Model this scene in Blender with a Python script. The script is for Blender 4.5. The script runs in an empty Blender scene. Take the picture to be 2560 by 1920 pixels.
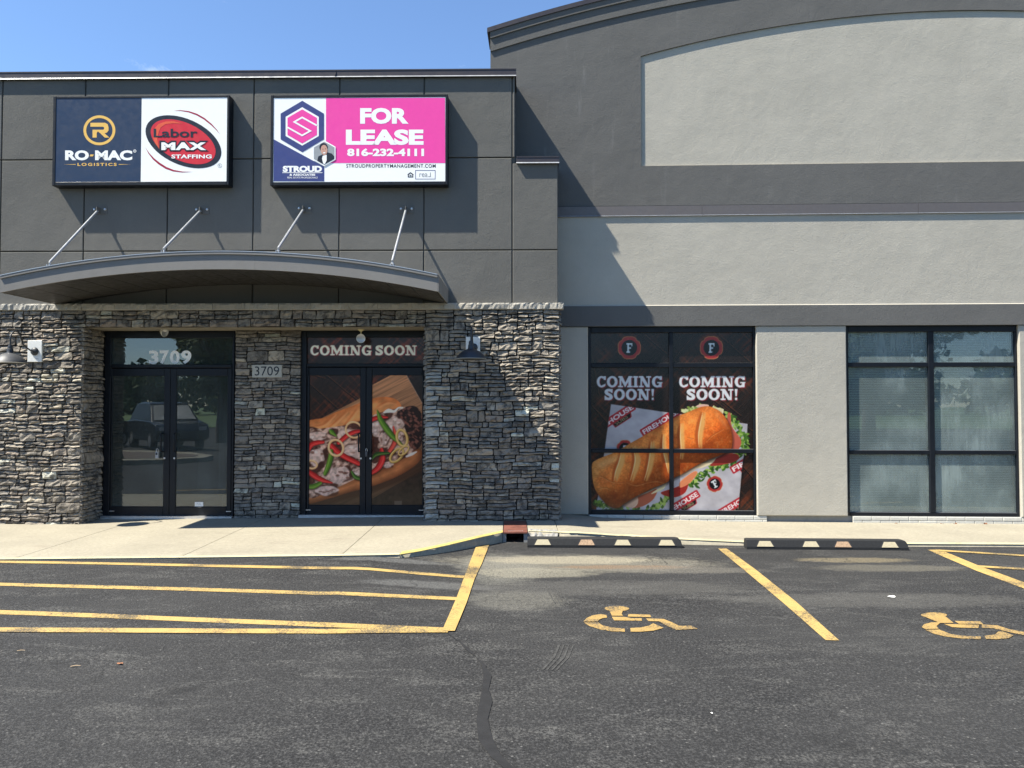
import bpy, bmesh, math, random
import numpy as np
from mathutils import Vector, Matrix
R = math.radians
random.seed(7); RNG = np.random.default_rng(11)
# ------------------------------------------------------------------ camera, sky, sun, exposure
FPX = 1923.0; PITCH = R(1.49); CAMZ = 1.66
sc = bpy.context.scene; col = sc.collection
cam = bpy.data.objects.new('camera', bpy.data.cameras.new('camera')); col.objects.link(cam)
cam.location = (0, 0, CAMZ); cam.rotation_euler = (R(90)+PITCH, 0, 0)
cam.data.sensor_width = 36; cam.data.lens = FPX/2560*36; cam.data.clip_end = 2000; cam.data.clip_start = .05
sc.camera = cam
SUND = Vector((-.64, -.23, 1.0)).normalized()          # towards the sun
world = bpy.data.worlds.new('World'); sc.world = world; world.use_nodes = True
wn = world.node_tree; bg = wn.nodes['Background']
sky = wn.nodes.new('ShaderNodeTexSky'); sky.sky_type = 'NISHITA'; sky.sun_disc = False
sky.sun_elevation = math.asin(SUND.z); sky.sun_rotation = math.atan2(SUND.x, SUND.y) % (2*math.pi)
sky.air_density = 1.0; sky.dust_density = 0.0; sky.ozone_density = 6.0; sky.altitude = 250
_tc = wn.nodes.new('ShaderNodeTexCoord'); _mp = wn.nodes.new('ShaderNodeMapping'); _mp.inputs['Scale'].default_value = (3, 3, 9); wn.links.new(_tc.outputs['Generated'], _mp.inputs[0])
_nz = wn.nodes.new('ShaderNodeTexNoise'); _nz.inputs['Scale'].default_value = 2.3; _nz.inputs['Detail'].default_value = 7; _nz.inputs['Roughness'].default_value = .68; _nz.inputs['Distortion'].default_value = .7; wn.links.new(_mp.outputs[0], _nz.inputs['Vector'])
_dt = wn.nodes.new('ShaderNodeVectorMath'); _dt.operation = 'DISTANCE'; wn.links.new(_tc.outputs['Generated'], _dt.inputs[0]); _dt.inputs[1].default_value = Vector((-.07, .86, .475)).normalized()
_mr = wn.nodes.new('ShaderNodeMapRange'); _mr.inputs['From Min'].default_value = .0; _mr.inputs['From Max'].default_value = .09; _mr.inputs['To Min'].default_value = .13; _mr.inputs['To Max'].default_value = 0; wn.links.new(_dt.outputs['Value'], _mr.inputs['Value'])
_ad = wn.nodes.new('ShaderNodeMath'); _ad.operation = 'ADD'; wn.links.new(_nz.outputs['Fac'], _ad.inputs[0]); wn.links.new(_mr.outputs[0], _ad.inputs[1])
_rp = wn.nodes.new('ShaderNodeValToRGB'); _rp.color_ramp.elements[0].position = .62; _rp.color_ramp.elements[0].color = (0, 0, 0, 1); _rp.color_ramp.elements[1].position = .86; _rp.color_ramp.elements[1].color = (.55, .55, .55, 1); wn.links.new(_ad.outputs[0], _rp.inputs[0])
_mx = wn.nodes.new('ShaderNodeMix'); _mx.data_type = 'RGBA'; wn.links.new(_rp.outputs[0], _mx.inputs[0]); wn.links.new(sky.outputs[0], _mx.inputs[6]); _mx.inputs[7].default_value = (5.5, 6.0, 6.6, 1)   # thin cirrus
wn.links.new(_mx.outputs[2], bg.inputs[0]); bg.inputs[1].default_value = .1
sl = bpy.data.lights.new('sun', 'SUN'); sl.energy = 5.0; sl.angle = R(.53); sl.color = (1, .94, .82)
so = bpy.data.objects.new('sun', sl); col.objects.link(so); so.location = (-6, -3, 20)
so.rotation_euler = SUND.to_track_quat('Z', 'Y').to_euler()
sc.view_settings.view_transform = 'Standard'; sc.view_settings.look = 'None'
sc.view_settings.exposure = 1.2; sc.view_settings.gamma = 1; sc.view_settings.use_curve_mapping = False
sc.render.engine = 'CYCLES'; sc.cycles.max_bounces = 8; sc.cycles.transparent_max_bounces = 12

# ------------------------------------------------------------------ frames: pixel of the photograph -> wall plane
CP, SP = math.cos(PITCH), math.sin(PITCH)
def ray(px, py):
    x = (px-1280)/FPX; z = -(py-960)/FPX
    return Vector((x, CP - z*SP, SP + z*CP))
class Frame:
    def __init__(s, D, th):
        s.O = Vector((0, D, 0)); s.U = Vector((math.cos(th), -math.sin(th), 0)); s.N = Vector((math.sin(th), math.cos(th), 0)); s.th = th
    def pix(s, px, py, d=0.0):
        r = ray(px, py); c = Vector((0, 0, CAMZ))
        t = (s.N.dot(s.O)+d - s.N.dot(c))/s.N.dot(r); P = c+r*t
        return (P-s.O).dot(s.U), P.z
    def w(s, u, d, z): return s.O+s.U*u+s.N*d+Vector((0, 0, z))
    def of(s, P): q = P-s.O; return q.dot(s.U), q.dot(s.N), P.z
LF = Frame(10.6, R(.9)); RF = Frame(11.23, R(2.3)); WF = Frame(0, 0)
SD = 1.15732
# ground heights
def itp(x, xs, ys): return float(np.interp(x, xs, ys))
def z_walk(X): return itp(X, [-9, -5.5, -1, .75, 1.3, 3, 9], [0, 0, .05, .065, .02, -.03, -.045])
def z_lot(X, Y):
    near = itp(X, [-30, -5.5, -1.5, -.2, 9], [-.012, -.012, .03, -.065, -.072])
    k = min(1, max(0, (8.2-Y)/3.5)); k = k*k*(3-2*k)
    return near*(1-k)+(-.045)*k
def gpix(px, py, f=z_lot):
    z = 0
    for _ in range(8):
        r = ray(px, py); t = (z-CAMZ)/r.z; P = Vector((0, 0, CAMZ))+r*t
        z = f(P.x, P.y) if f is z_lot else f(P.x)
    return P
# ------------------------------------------------------------------ materials
def newmat(name):
    m = bpy.data.materials.new(name); m.use_nodes = True
    return m, m.node_tree, m.node_tree.nodes['Principled BSDF']
class G:                                                    # small node-graph helper
    def __init__(s, nt): s.nt = nt
    def n(s, t, **k):
        o = s.nt.nodes.new(t)
        for a, b in k.items(): setattr(o, a, b)
        return o
    def l(s, a, b): s.nt.links.new(a, b)
    def pos(s, scale=(1, 1, 1), obj=False, rot=(0, 0, 0)):
        if obj: src = s.n('ShaderNodeTexCoord').outputs['Object']
        else: src = s.n('ShaderNodeNewGeometry').outputs['Position']
        m = s.n('ShaderNodeMapping'); m.inputs['Scale'].default_value = scale; m.inputs['Rotation'].default_value = rot
        s.l(src, m.inputs[0]); return m.outputs[0]
    def noise(s, vec, scale, detail=4, rough=.55, dist=0):
        o = s.n('ShaderNodeTexNoise'); s.l(vec, o.inputs['Vector'])
        o.inputs['Scale'].default_value = scale; o.inputs['Detail'].default_value = detail
        o.inputs['Roughness'].default_value = rough; o.inputs['Distortion'].default_value = dist
        return o.outputs['Fac']
    def ramp(s, fac, stops):
        o = s.n('ShaderNodeValToRGB'); e = o.color_ramp.elements
        while len(e) < len(stops): e.new(.5)
        for q, (p, c) in zip(e, stops):
            q.position = p; q.color = (c, c, c, 1) if isinstance(c, (int, float)) else (*c, 1)
        s.l(fac, o.inputs[0]); return o.outputs[0]
    def mix(s, f, a, b, mode='MIX'):
        o = s.n('ShaderNodeMix', data_type='RGBA', blend_type=mode)
        for sock, v in ((o.inputs[0], f), (o.inputs[6], a), (o.inputs[7], b)):
            if isinstance(v, (int, float)): sock.default_value = v
            elif isinstance(v, tuple): sock.default_value = (*v, 1)
            else: s.l(v, sock)
        return o.outputs[2]
    def math(s, op, a, b=None):
        o = s.n('ShaderNodeMath', operation=op)
        for sock, v in zip(o.inputs, (a, b)):
            if v is None: continue
            if isinstance(v, (int, float)): sock.default_value = v
            else: s.l(v, sock)
        return o.outputs[0]
    def bump(s, h, strength, dist, bsdf):
        o = s.n('ShaderNodeBump'); o.inputs['Strength'].default_value = strength; o.inputs['Distance'].default_value = dist
        s.l(h, o.inputs['Height']); s.l(o.outputs[0], bsdf.inputs['Normal'])
def m_stucco(name, c, streak=.12):
    m, nt, b = newmat(name); g = G(nt); p = g.pos()
    big = g.noise(p, .9, 4, .6); mid = g.noise(p, 7, 5, .6)
    c1 = tuple(x*.88 for x in c); c2 = tuple(min(1, x*1.11) for x in c)
    a = g.mix(g.ramp(big, [(.3, 0.), (.7, 1.)]), c1, c2)
    a = g.mix(.25, a, g.mix(g.ramp(mid, [(.3, 0.), (.7, 1.)]), tuple(x*.86 for x in c), tuple(min(1, x*1.12) for x in c)))
    st = g.noise(g.pos((9, 9, .9)), 1.0, 5, .7); sm = g.noise(p, .8, 2)
    sm2 = g.math('MULTIPLY', g.ramp(st, [(.58, 0.), (.8, 1.)]), g.ramp(sm, [(.4, 0.), (.6, streak*1.6)]))
    a = g.mix(sm2, a, tuple(min(1, x*1.5+.05) for x in c))
    gr = g.noise(g.pos(), 170, 3, .7); a = g.mix(.35, a, g.mix(g.ramp(gr, [(.3, 0.), (.7, 1.)]), tuple(x*.8 for x in c), tuple(min(1, x*1.2) for x in c)))
    g.l(a, b.inputs['Base Color']); b.inputs['Roughness'].default_value = .93; b.inputs['Specular IOR Level'].default_value = .2
    h = g.math('ADD', g.math('MULTIPLY', g.noise(p, 130, 3, .7), .7), g.math('MULTIPLY', g.noise(p, 42, 4, .7), .85))
    h = g.math('ADD', h, g.math('MULTIPLY', g.noise(p, 2.2, 3), 3.0))
    g.bump(h, .6, .006, b); return m
def m_flat(name, c, rough=.5, metal=0., bump=0., var=.08, scale=20., spec=.5):
    m, nt, b = newmat(name); g = G(nt); p = g.pos()
    n = g.noise(p, scale, 5, .6)
    g.l(g.mix(g.ramp(n, [(.3, 0.), (.7, 1.)]), tuple(x*(1-var) for x in c), tuple(min(1, x*(1+var)) for x in c)), b.inputs['Base Color'])
    g.l(g.ramp(g.noise(p, scale*.6, 4), [(.3, max(0, rough-.07)), (.7, min(1, rough+.1))]), b.inputs['Roughness'])
    b.inputs['Metallic'].default_value = metal; b.inputs['Specular IOR Level'].default_value = spec
    if bump: g.bump(n, bump, .004, b)
    return m
def m_stone(name, dark=1.0, light=False):
    m, nt, b = newmat(name); g = G(nt); p = g.pos()
    oi = g.n('ShaderNodeObjectInfo').outputs['Random']
    if light: base = g.ramp(oi, [(0, (.36, .34, .29)), (1, (.46, .43, .37))])
    else:
        o = g.n('ShaderNodeValToRGB'); e = o.color_ramp.elements
        stops = [(0, (.07, .066, .064)), (.2, (.12, .114, .108)), (.4, (.10, .099, .1)), (.6, (.165, .156, .145)), (.78, (.125, .11, .102)), (.93, (.22, .21, .19)), (1, (.34, .325, .295))]
        while len(e) < len(stops): e.new(.5)
        for q, (t, c) in zip(e, stops): q.position = t; q.color = (*[min(.6, x*dark*2.0*w) for x, w in zip(c, (1.09, 1, .85))], 1)
        g.l(oi, o.inputs[0]); base = o.outputs[0]
    add = g.n('ShaderNodeVectorMath', operation='ADD'); g.l(p, add.inputs[0])
    k = g.n('ShaderNodeCombineXYZ'); g.l(g.math('MULTIPLY', oi, 37.), k.inputs[0]); g.l(k.outputs[0], add.inputs[1])
    n1 = g.noise(add.outputs[0], 8, 4, .65, .8); n2 = g.noise(add.outputs[0], 55, 4, .65)
    a = g.mix(g.ramp(n1, [(.38, .8 if not light else .15), (.55, 0.)]), base, (.03, .028, .028) if not light else (.3, .27, .22))
    a = g.mix(g.ramp(n2, [(.42, 0.), (.75, .38)]), a, (.34, .32, .28))
    g.l(a, b.inputs['Base Color']); b.inputs['Roughness'].default_value = .92; b.inputs['Specular IOR Level'].default_value = .2
    h = g.math('ADD', g.math('MULTIPLY', g.noise(add.outputs[0], 28, 5, .7, .5), 1.), g.math('MULTIPLY', g.noise(add.outputs[0], 110, 3, .7), .35))
    g.bump(h, .9, .02, b); return m
def m_glass(name, tint=(.32, .36, .37), refl=.2, film=None, rough=0.0):
    m, nt, b = newmat(name); nt.nodes.remove(b); g = G(nt)
    out = nt.nodes['Material Output']
    tr = g.n('ShaderNodeBsdfTransparent'); tr.inputs[0].default_value = (*tint, 1)
    gl = g.n('ShaderNodeBsdfGlossy'); gl.inputs['Roughness'].default_value = rough; gl.inputs[0].default_value = (.93, .97, 1, 1)
    fr = g.n('ShaderNodeFresnel'); fr.inputs[0].default_value = 1.6
    bn = g.n('ShaderNodeBump'); bn.inputs['Strength'].default_value = .10; bn.inputs['Distance'].default_value = .004
    g.l(g.noise(g.pos(), 1.6, 2), bn.inputs['Height']); g.l(bn.outputs[0], gl.inputs['Normal'])
    f = g.math('MINIMUM', g.math('ADD', g.math('MULTIPLY', fr.outputs[0], 1.6), refl-.085), 1.)
    mx = g.n('ShaderNodeMixShader'); g.l(f, mx.inputs[0]); g.l(tr.outputs[0], mx.inputs[1]); g.l(gl.outputs[0], mx.inputs[2]); last = mx.outputs[0]
    if film:
        df = g.n('ShaderNodeBsdfDiffuse'); df.inputs[0].default_value = (.44, .53, .51, 1)
        st = g.noise(g.pos((26, 26, 2.0)), 1.0, 5, .65, .2); cl = g.noise(g.pos((1, 1, .8)), 1.5, 5, .55, .1)
        f2 = g.math('ADD', g.math('MULTIPLY', g.ramp(st, [(.3, .35), (.75, 1.)]), g.ramp(cl, [(.42, 0.), (.75, film)])), film*.42)
        m2 = g.n('ShaderNodeMixShader'); g.l(f2, m2.inputs[0]); g.l(last, m2.inputs[1]); g.l(df.outputs[0], m2.inputs[2]); last = m2.outputs[0]
    g.l(last, out.inputs[0]); return m
def m_print(name, rough=.22):
    m, nt, b = newmat(name); g = G(nt)
    a = g.n('ShaderNodeAttribute', attribute_name='ink'); g.l(a.outputs['Color'], b.inputs['Base Color'])
    b.inputs['Roughness'].default_value = rough; b.inputs['Specular IOR Level'].default_value = .35
    return m
M = {}
M['dark'] = m_stucco('charcoal_stucco', (.132, .129, .118))
M['dark2'] = m_stucco('slate_stucco', (.122, .12, .114), .5)
M['light'] = m_stucco('pale_grey_stucco', (.405, .38, .322), .12)
M['groove'] = m_flat('groove_shadow', (.03, .031, .033), .9)
M['coping'] = m_flat('brown_metal_coping', (.045, .038, .042), .45, .2, var=.05)
M['flash'] = m_flat('taupe_metal_flashing', (.12, .108, .105), .5, .1, var=.05)
M['lip'] = m_flat('bright_metal_lip', (.45, .465, .48), .35, .5)
M['alum'] = m_flat('black_aluminium', (.005, .007, .011), .42, 0, var=.2, spec=.3)
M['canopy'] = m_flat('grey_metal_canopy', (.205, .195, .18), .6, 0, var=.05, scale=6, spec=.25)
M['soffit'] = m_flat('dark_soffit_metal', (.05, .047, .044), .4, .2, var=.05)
M['soffit2'] = m_flat('beige_soffit', (.28, .25, .19), .8, bump=.2)
M['rod'] = m_flat('grey_steel_rod', (.34, .355, .37), .4, .4)
M['bolt'] = m_flat('zinc_bolt', (.6, .6, .6), .35, .7)
M['stone'] = m_stone('ledge_stone'); M['stone_pier'] = m_stone('ledge_stone_pier', .95)
M['cap'] = m_stone('limestone_cap', light=True)
M['mortar'] = m_flat('dark_mortar', (.02, .019, .018), .95, bump=.5)
M['lamp'] = m_flat('matt_black_lamp', (.03, .034, .038), .45, .1)
M['lampgrey'] = m_flat('weathered_black_enamel', (.07, .073, .078), .5, .1)
M['white'] = m_flat('white_plastic', (.7, .7, .66), .55, bump=.2)
M['glass'] = m_glass('door_glass', (.3, .35, .36), .10, film=.12)
M['glassW'] = m_glass('window_glass', (.78, .84, .82), .065, film=.42)
M['print'] = m_print('printed_vinyl')
M['signwhite'] = m_flat('sign_white', (.9, .9, .87), .35, var=.01, spec=.3)
M['navy'] = m_flat('sign_navy', (.026, .044, .085), .35, var=.03, spec=.3)
M['indigo'] = m_flat('sign_indigo', (.05, .065, .2), .35, var=.02, spec=.3)
M['pink'] = m_flat('sign_pink', (.85, .07, .36), .35, var=.02, spec=.3)
M['red'] = m_flat('sign_red', (.62, .03, .045), .35, var=.04, spec=.3)
M['orange'] = m_flat('sign_orange', (.75, .11, .05), .35, var=.04, spec=.3)
M['crimson'] = m_flat('sign_crimson', (.35, .02, .05), .35, var=.04, spec=.3)
M['gold'] = m_flat('sign_gold', (.82, .5, .12), .35, var=.02, spec=.3)
M['ink'] = m_flat('sign_black', (.02, .024, .035), .35, var=.02, spec=.3)
M['grey'] = m_flat('print_grey', (.3, .32, .33), .5)
M['skin'] = m_flat('print_skin', (.55, .3, .22), .5)
M['letter'] = m_flat('vinyl_letter', (.88, .86, .8), .5)
M['steelred'] = m_flat('rusty_red_steel', (.15, .05, .032), .75, bump=.4, var=.35, scale=9)
M['rubber'] = m_flat('black_rubber', (.014, .0145, .015), .75, bump=.3, var=.2, scale=60)
M['brick'] = m_flat('painted_brick', (.5, .49, .44), .85, bump=.8, var=.08, scale=30)
M['found'] = m_flat('painted_foundation', (.24, .24, .23), .9, bump=.5, scale=15)
M['interior'] = m_flat('dark_interior', (.03, .033, .033), .9)
M['intframe'] = m_flat('pale_interior_trim', (.5, .5, .46), .7)
M['blind'] = m_flat('pale_blind_slat', (.72, .74, .7), .6, var=.03)
M['bulb'] = m_flat('frosted_lamp_glass', (.7, .68, .58), .2)
M['leafbit'] = m_flat('dry_leaf', (.3, .13, .06), .8); M['twig'] = m_flat('dry_twig', (.45, .33, .2), .8)
M['paper'] = m_flat('paper_scrap', (.75, .75, .72), .7)
# ------------------------------------------------------------------ mesh builder and scene objects
class MB:
    def __init__(s): s.v = []; s.f = []
    def add(s, vs, fs):
        k = len(s.v); s.v += [tuple(x) for x in vs]; s.f += [tuple(i+k for i in f) for f in fs]; return s
    def box(s, x0, x1, y0, y1, z0, z1):
        if x0 > x1: x0, x1 = x1, x0
        if y0 > y1: y0, y1 = y1, y0
        if z0 > z1: z0, z1 = z1, z0
        v = [(x, y, z) for z in (z0, z1) for y in (y0, y1) for x in (x0, x1)]
        return s.add(v, [(0, 2, 3, 1), (4, 5, 7, 6), (0, 1, 5, 4), (2, 6, 7, 3), (0, 4, 6, 2), (1, 3, 7, 5)])
    def bbox(s, x0, x1, y0, y1, z0, z1, b=.006):             # box with its front edges (towards -y) chamfered
        if x0 > x1: x0, x1 = x1, x0
        if z0 > z1: z0, z1 = z1, z0
        def rect(y, i): return [(x0+i, y, z0+i), (x1-i, y, z0+i), (x1-i, y, z1-i), (x0+i, y, z1-i)]
        v = rect(y1, 0)+rect(y0+b, 0)+rect(y0, b); f = [(3, 2, 1, 0), (8, 9, 10, 11)]
        for k in (0, 4):
            for i in range(4): j = (i+1) % 4; f.append((k+i, k+j, k+4+j, k+4+i))
        return s.add(v, f)
    def prism(s, poly, y0, y1):                              # poly of (x,z), counter-clockwise seen from -y
        n = len(poly); a = sum(poly[i][0]*poly[(i+1) % n][1]-poly[(i+1) % n][0]*poly[i][1] for i in range(n))
        if a < 0: poly = poly[::-1]
        if y0 > y1: y0, y1 = y1, y0
        v = [(x, y0, z) for x, z in poly]+[(x, y1, z) for x, z in poly]
        return s.add(v, [tuple(range(n)), tuple(range(2*n-1, n-1, -1))]+[(i, i+n, (i+1) % n+n, (i+1) % n) for i in range(n)])
    def flat(s, poly, y):
        n = len(poly); a = sum(poly[i][0]*poly[(i+1) % n][1]-poly[(i+1) % n][0]*poly[i][1] for i in range(n))
        if a < 0: poly = poly[::-1]
        return s.add([(x, y, z) for x, z in poly], [tuple(range(n))])
    def strip(s, us, zl, zh, y0, y1):                        # band between two curves, extruded y0..y1
        n = len(us); v = []
        for y in (y0, y1):
            v += [(u, y, z) for u, z in zip(us, zl)]+[(u, y, z) for u, z in zip(us, zh)]
        f = []; F0, T0, B0, BT = 0, n, 2*n, 3*n
        for i in range(n-1):
            f += [(i, i+1, T0+i+1, T0+i), (B0+i+1, B0+i, BT+i, BT+i+1), (T0+i, T0+i+1, BT+i+1, BT+i), (i+1, i, B0+i, B0+i+1)]
        f += [(0, T0, BT, B0), (n-1, B0+n-1, BT+n-1, T0+n-1)]
        return s.add(v, f)
    def tube(s, pts, r, n=10, cap=True):
        pts = [Vector(p) for p in pts]; rs = r if isinstance(r, (list, tuple)) else [r]*len(pts); v = []; f = []
        up = None
        for i, p in enumerate(pts):
            t = (pts[min(i+1, len(pts)-1)]-pts[max(i-1, 0)]).normalized()
            if up is None: up = t.orthogonal().normalized()
            up = (up-t*up.dot(t)).normalized(); sd = t.cross(up)
            v += [p+(up*math.cos(a)+sd*math.sin(a))*rs[i] for a in (2*math.pi*k/n for k in range(n))]
        for i in range(len(pts)-1):
            for k in range(n): j = (k+1) % n; f.append((i*n+k, i*n+j, (i+1)*n+j, (i+1)*n+k))
        if cap: f += [tuple(range(n))[::-1], tuple(range((len(pts)-1)*n, len(pts)*n))]
        return s.add(v, f)
    def lathe(s, prof, c, n=28, axis=(0, 0, 1)):             # prof of (r, h) about axis through c
        ax = Vector(axis).normalized(); a = ax.orthogonal().normalized(); b = ax.cross(a); c = Vector(c); v = []; f = []
        for r, h in prof: v += [c+ax*h+(a*math.cos(t)+b*math.sin(t))*r for t in (2*math.pi*k/n for k in range(n))]
        for i in range(len(prof)-1):
            for k in range(n): j = (k+1) % n; f.append((i*n+k, i*n+j, (i+1)*n+j, (i+1)*n+k))
        return s.add(v, f)
OFF = {}
def setp(o, label=None, cat=None, group=None, kind=None):
    for k, v in (('label', label), ('category', cat), ('group', group), ('kind', kind)):
        if v: o[k] = v
    return o
def thing(name, fr, u, d, z, label, cat, group=None, kind=None):
    o = bpy.data.objects.new(name, None); col.objects.link(o); o.location = fr.w(u, d, z); o.rotation_euler = (0, 0, -fr.th)
    o.empty_display_size = .1; OFF[o.name] = Vector((u, d, z)); return setp(o, label, cat, group, kind)
def obj(name, mb, mat, parent=None, smooth=False, fr=None, label=None, **kw):
    """mb is in the coordinates of the thing's wall frame; origin goes to the mesh's centre"""
    v = np.array(mb.v, dtype=float); lo, hi = v.min(0), v.max(0)
    c = Vector(((lo[0]+hi[0])/2, (lo[1]+hi[1])/2, (lo[2]+hi[2])/2 if parent is not None else lo[2]))
    me = bpy.data.meshes.new(name); me.from_pydata([tuple(x) for x in (v-np.array(c))], [], mb.f)
    me.materials.append(mat); me.update()
    if smooth:
        for p in me.polygons: p.use_smooth = True
        if smooth != 'all':
            try: me.set_sharp_from_angle(angle=R(40))
            except Exception: pass
    o = bpy.data.objects.new(name, me); col.objects.link(o); OFF[o.name] = c
    if parent is not None: o.parent = parent; o.location = c-OFF[parent.name]
    else:
        fr = fr or WF; o.location = fr.w(*c); o.rotation_euler = (0, 0, -fr.th)
    return setp(o, label, **kw)
def copy_tree(o, parent=None):
    c = o.copy(); col.objects.link(c); OFF[c.name] = OFF[o.name]
    if parent is not None: c.parent = parent
    for ch in list(o.children): copy_tree(ch, c)
    return c
# text outlines from the built-in font, as triangles inside the unit box
_tc = {}
def text_mesh(s, bold=0.0, space=1.0):
    k = (s, bold, space)
    if k in _tc: return _tc[k]
    cu = bpy.data.curves.new('text', 'FONT'); cu.body = s; cu.offset = bold; cu.space_character = space; cu.resolution_u = 4
    o = bpy.data.objects.new('text', cu); col.objects.link(o); bpy.context.view_layer.update()
    me = o.to_mesh(); me.calc_loop_triangles()
    v = np.array([x.co[:2] for x in me.vertices]); t = [tuple(q.vertices) for q in me.loop_triangles]
    o.to_mesh_clear(); bpy.data.objects.remove(o); bpy.data.curves.remove(cu)
    v = (v-v.min(0))/(v.max(0)-v.min(0)); _tc[k] = (v, t); return v, t
# ------------------------------------------------------------------ ledge-stone veneer
M['stone_pale'] = m_flat('pale_corner_stone', (.34, .33, .29), .9, bump=.6, var=.25, scale=14)
def wob(a, z): return .007*math.sin(a*5.1+z*9)+.004*math.sin(a*17+z*3+1)
def stone_blocks(a0, a1, z0, z1, rnd, sc_=1.0):
    out = []; z = z0
    while z < z1-1e-6:
        h = rnd.uniform(.07, .165)*sc_
        if z1-z-h < .06: h = z1-z
        a = a0
        while a < a1-1e-6:
            w = rnd.uniform(.14, .42)*sc_
            if a1-a-w < .1: w = a1-a
            k = 1 if h < .085 else (2 if h < .135 else 3)
            if rnd.random() < .28: k = max(1, k-1)
            if rnd.random() < .08: k = 1
            cuts = sorted([z]+[z+h*(i+rnd.uniform(-.18, .18))/k for i in range(1, k)]+[z+h])
            for i in range(k):
                if w > .24 and rnd.random() < .4:
                    q = a+w*rnd.uniform(.3, .7); out += [(a, q, cuts[i], cuts[i+1]), (q, a+w, cuts[i], cuts[i+1])]
                else: out.append((a, a+w, cuts[i], cuts[i+1]))
            a += w
        z += h
    return out
def stone_mesh(mb, O, A, Nn, b, lim, rnd, prot=(.016, .032), rough=.0125, flush_ends=False):
    a0, a1, z0, z1 = b; w, h = a1-a0, z1-z0; g = .0070; Z = Vector((0, 0, 1))
    nx = max(3, min(6, int(w/.06)+2)); nz = 4 if h > .05 else 3
    base = rnd.uniform(*prot); tx, tz = rnd.uniform(-.012, .022), rnd.uniform(-.052, .008)
    cr = rnd.uniform(.0, .14); vs = []; P = []
    sh = [rnd.uniform(-.006, .006) for _ in range(4)]
    for j in range(nz):
        for i in range(nx):
            s, t = 2*i/(nx-1)-1, 2*j/(nz-1)-1; e = (abs(s) > .99) or (abs(t) > .99)
            x = (a0+a1)/2+s*(w/2-g)*(1-cr*t*t*.25*abs(s)); z = (z0+z1)/2+t*(h/2-g*.8)*(1-cr*s**4*.55)
            if e: x += rnd.uniform(-.003, .003); z += rnd.uniform(-.003, .003)
            elif nx > 3: x += rnd.uniform(-.25, .25)*w/nx
            if abs(s) > .99: x += sh[0 if s < 0 else 1]*t
            z += wob(x, z0 if t < -.3 else z1 if t > .3 else (z0+z1)/2) if False else wob(x, 0)*1.0
            x = min(max(x, lim[0]), lim[1]); z = min(max(z, lim[2]), lim[3])
            dep = base*(.8 if e else 1.0)+(0 if e else .004)+s*tx*.5+t*tz*.4+rnd.uniform(-rough, rough)*(.6 if e else 1.25)
            vs.append(O+A*x+Z*z+Nn*max(dep, .004)); P.append((x, z))
    fs = [(j*nx+i, j*nx+i+1, (j+1)*nx+i+1, (j+1)*nx+i) for j in range(nz-1) for i in range(nx-1)]
    ring = [i for i in range(nx)]+[j*nx+nx-1 for j in range(1, nz)]+[(nz-1)*nx+i for i in range(nx-2, -1, -1)]+[j*nx for j in range(nz-2, 0, -1)]
    k = len(vs)
    vs += [O+A*P[r][0]+Z*P[r][1]+Nn*(-.022) for r in ring]
    n = len(ring)
    fs += [(ring[i], k+i, k+(i+1) % n, ring[(i+1) % n]) for i in range(n)]
    if A.cross(Z).dot(Nn) < 0: fs = [f[::-1] for f in fs]
    mb.add(vs, fs)
def stone_wall(par, O, A, Nn, a0, a1, z0, z1, seed, stuff=False, mat=None, zfun=None, skip=None, size=.98, most=300, pale=False, **kw):
    rnd = random.Random(seed); mat = mat or M['stone']; bl = stone_blocks(a0, a1, z0, z1, rnd, size); big = MB()
    O, A, Nn = Vector(O), Vector(A).normalized(), Vector(Nn).normalized()
    n = 0
    for b in bl:
        if skip and skip(b): continue
        if zfun and b[3] < zfun(b[0]): continue
        if stuff or n >= most: stone_mesh(big, O, A, Nn, b, (a0-.004, a1+.004, z0, z1), rnd, **kw)
        else:
            mb = MB(); stone_mesh(mb, O, A, Nn, b, (a0-.004, a1+.004, z0, z1), rnd, **kw)
            obj('stone', mb, M['stone_pale'] if pale and b[0] < a0+.01 and rnd.random() < .8 else mat, par); n += 1
    if big.v: obj('side_stones', big, mat, par, kind='stuff')
    return n
# ------------------------------------------------------------------ left block, measures in its wall frame (u, depth, z)
ST = .07                                                     # stucco face lies behind the stone face
RD = .5                                                      # depth of the door recess
zl = LF.pix(900, 760, ST)[1]                                 # top of the ledge
z_led0 = LF.pix(900, 774, -.05)[1]
z_top = LF.pix(900, 194, ST)[1]                              # bottom of the coping
u_tower = LF.pix(1112*SD, 500, ST)[0]; u_east = LF.pix(1205*SD, 700, ST)[0]
z_low = LF.pix(1160*SD, 353*SD, ST)[1]
u_p0 = LF.pix(205, 1100, 0)[0]; u_r0 = LF.pix(1063, 1100, 0)[0]; u_r1 = LF.pix(1404, 1100, 0)[0]
z_lint = LF.pix(640, 818, 0)[1]; u_far = -9.2
z_g = -.05
bl = thing('storefront_block', LF, -3.5, .3, 0, 'charcoal stucco shop block with scored panels, flat brown coping and a recessed double entrance', 'building')
jx = [LF.pix(x*SD, 450, ST)[0] for x in (182, 362, 547.3, 733, 916, 1106.5)]
jx = [jx[0]-2*1.185, jx[0]-1.185]+jx
jz = [LF.pix(640, y, ST)[1] for y in (627, 397)]
us = [u_far]+jx+[u_tower]
zs = [zl-.02]+jz+[z_top]
gw = .0075
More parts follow.
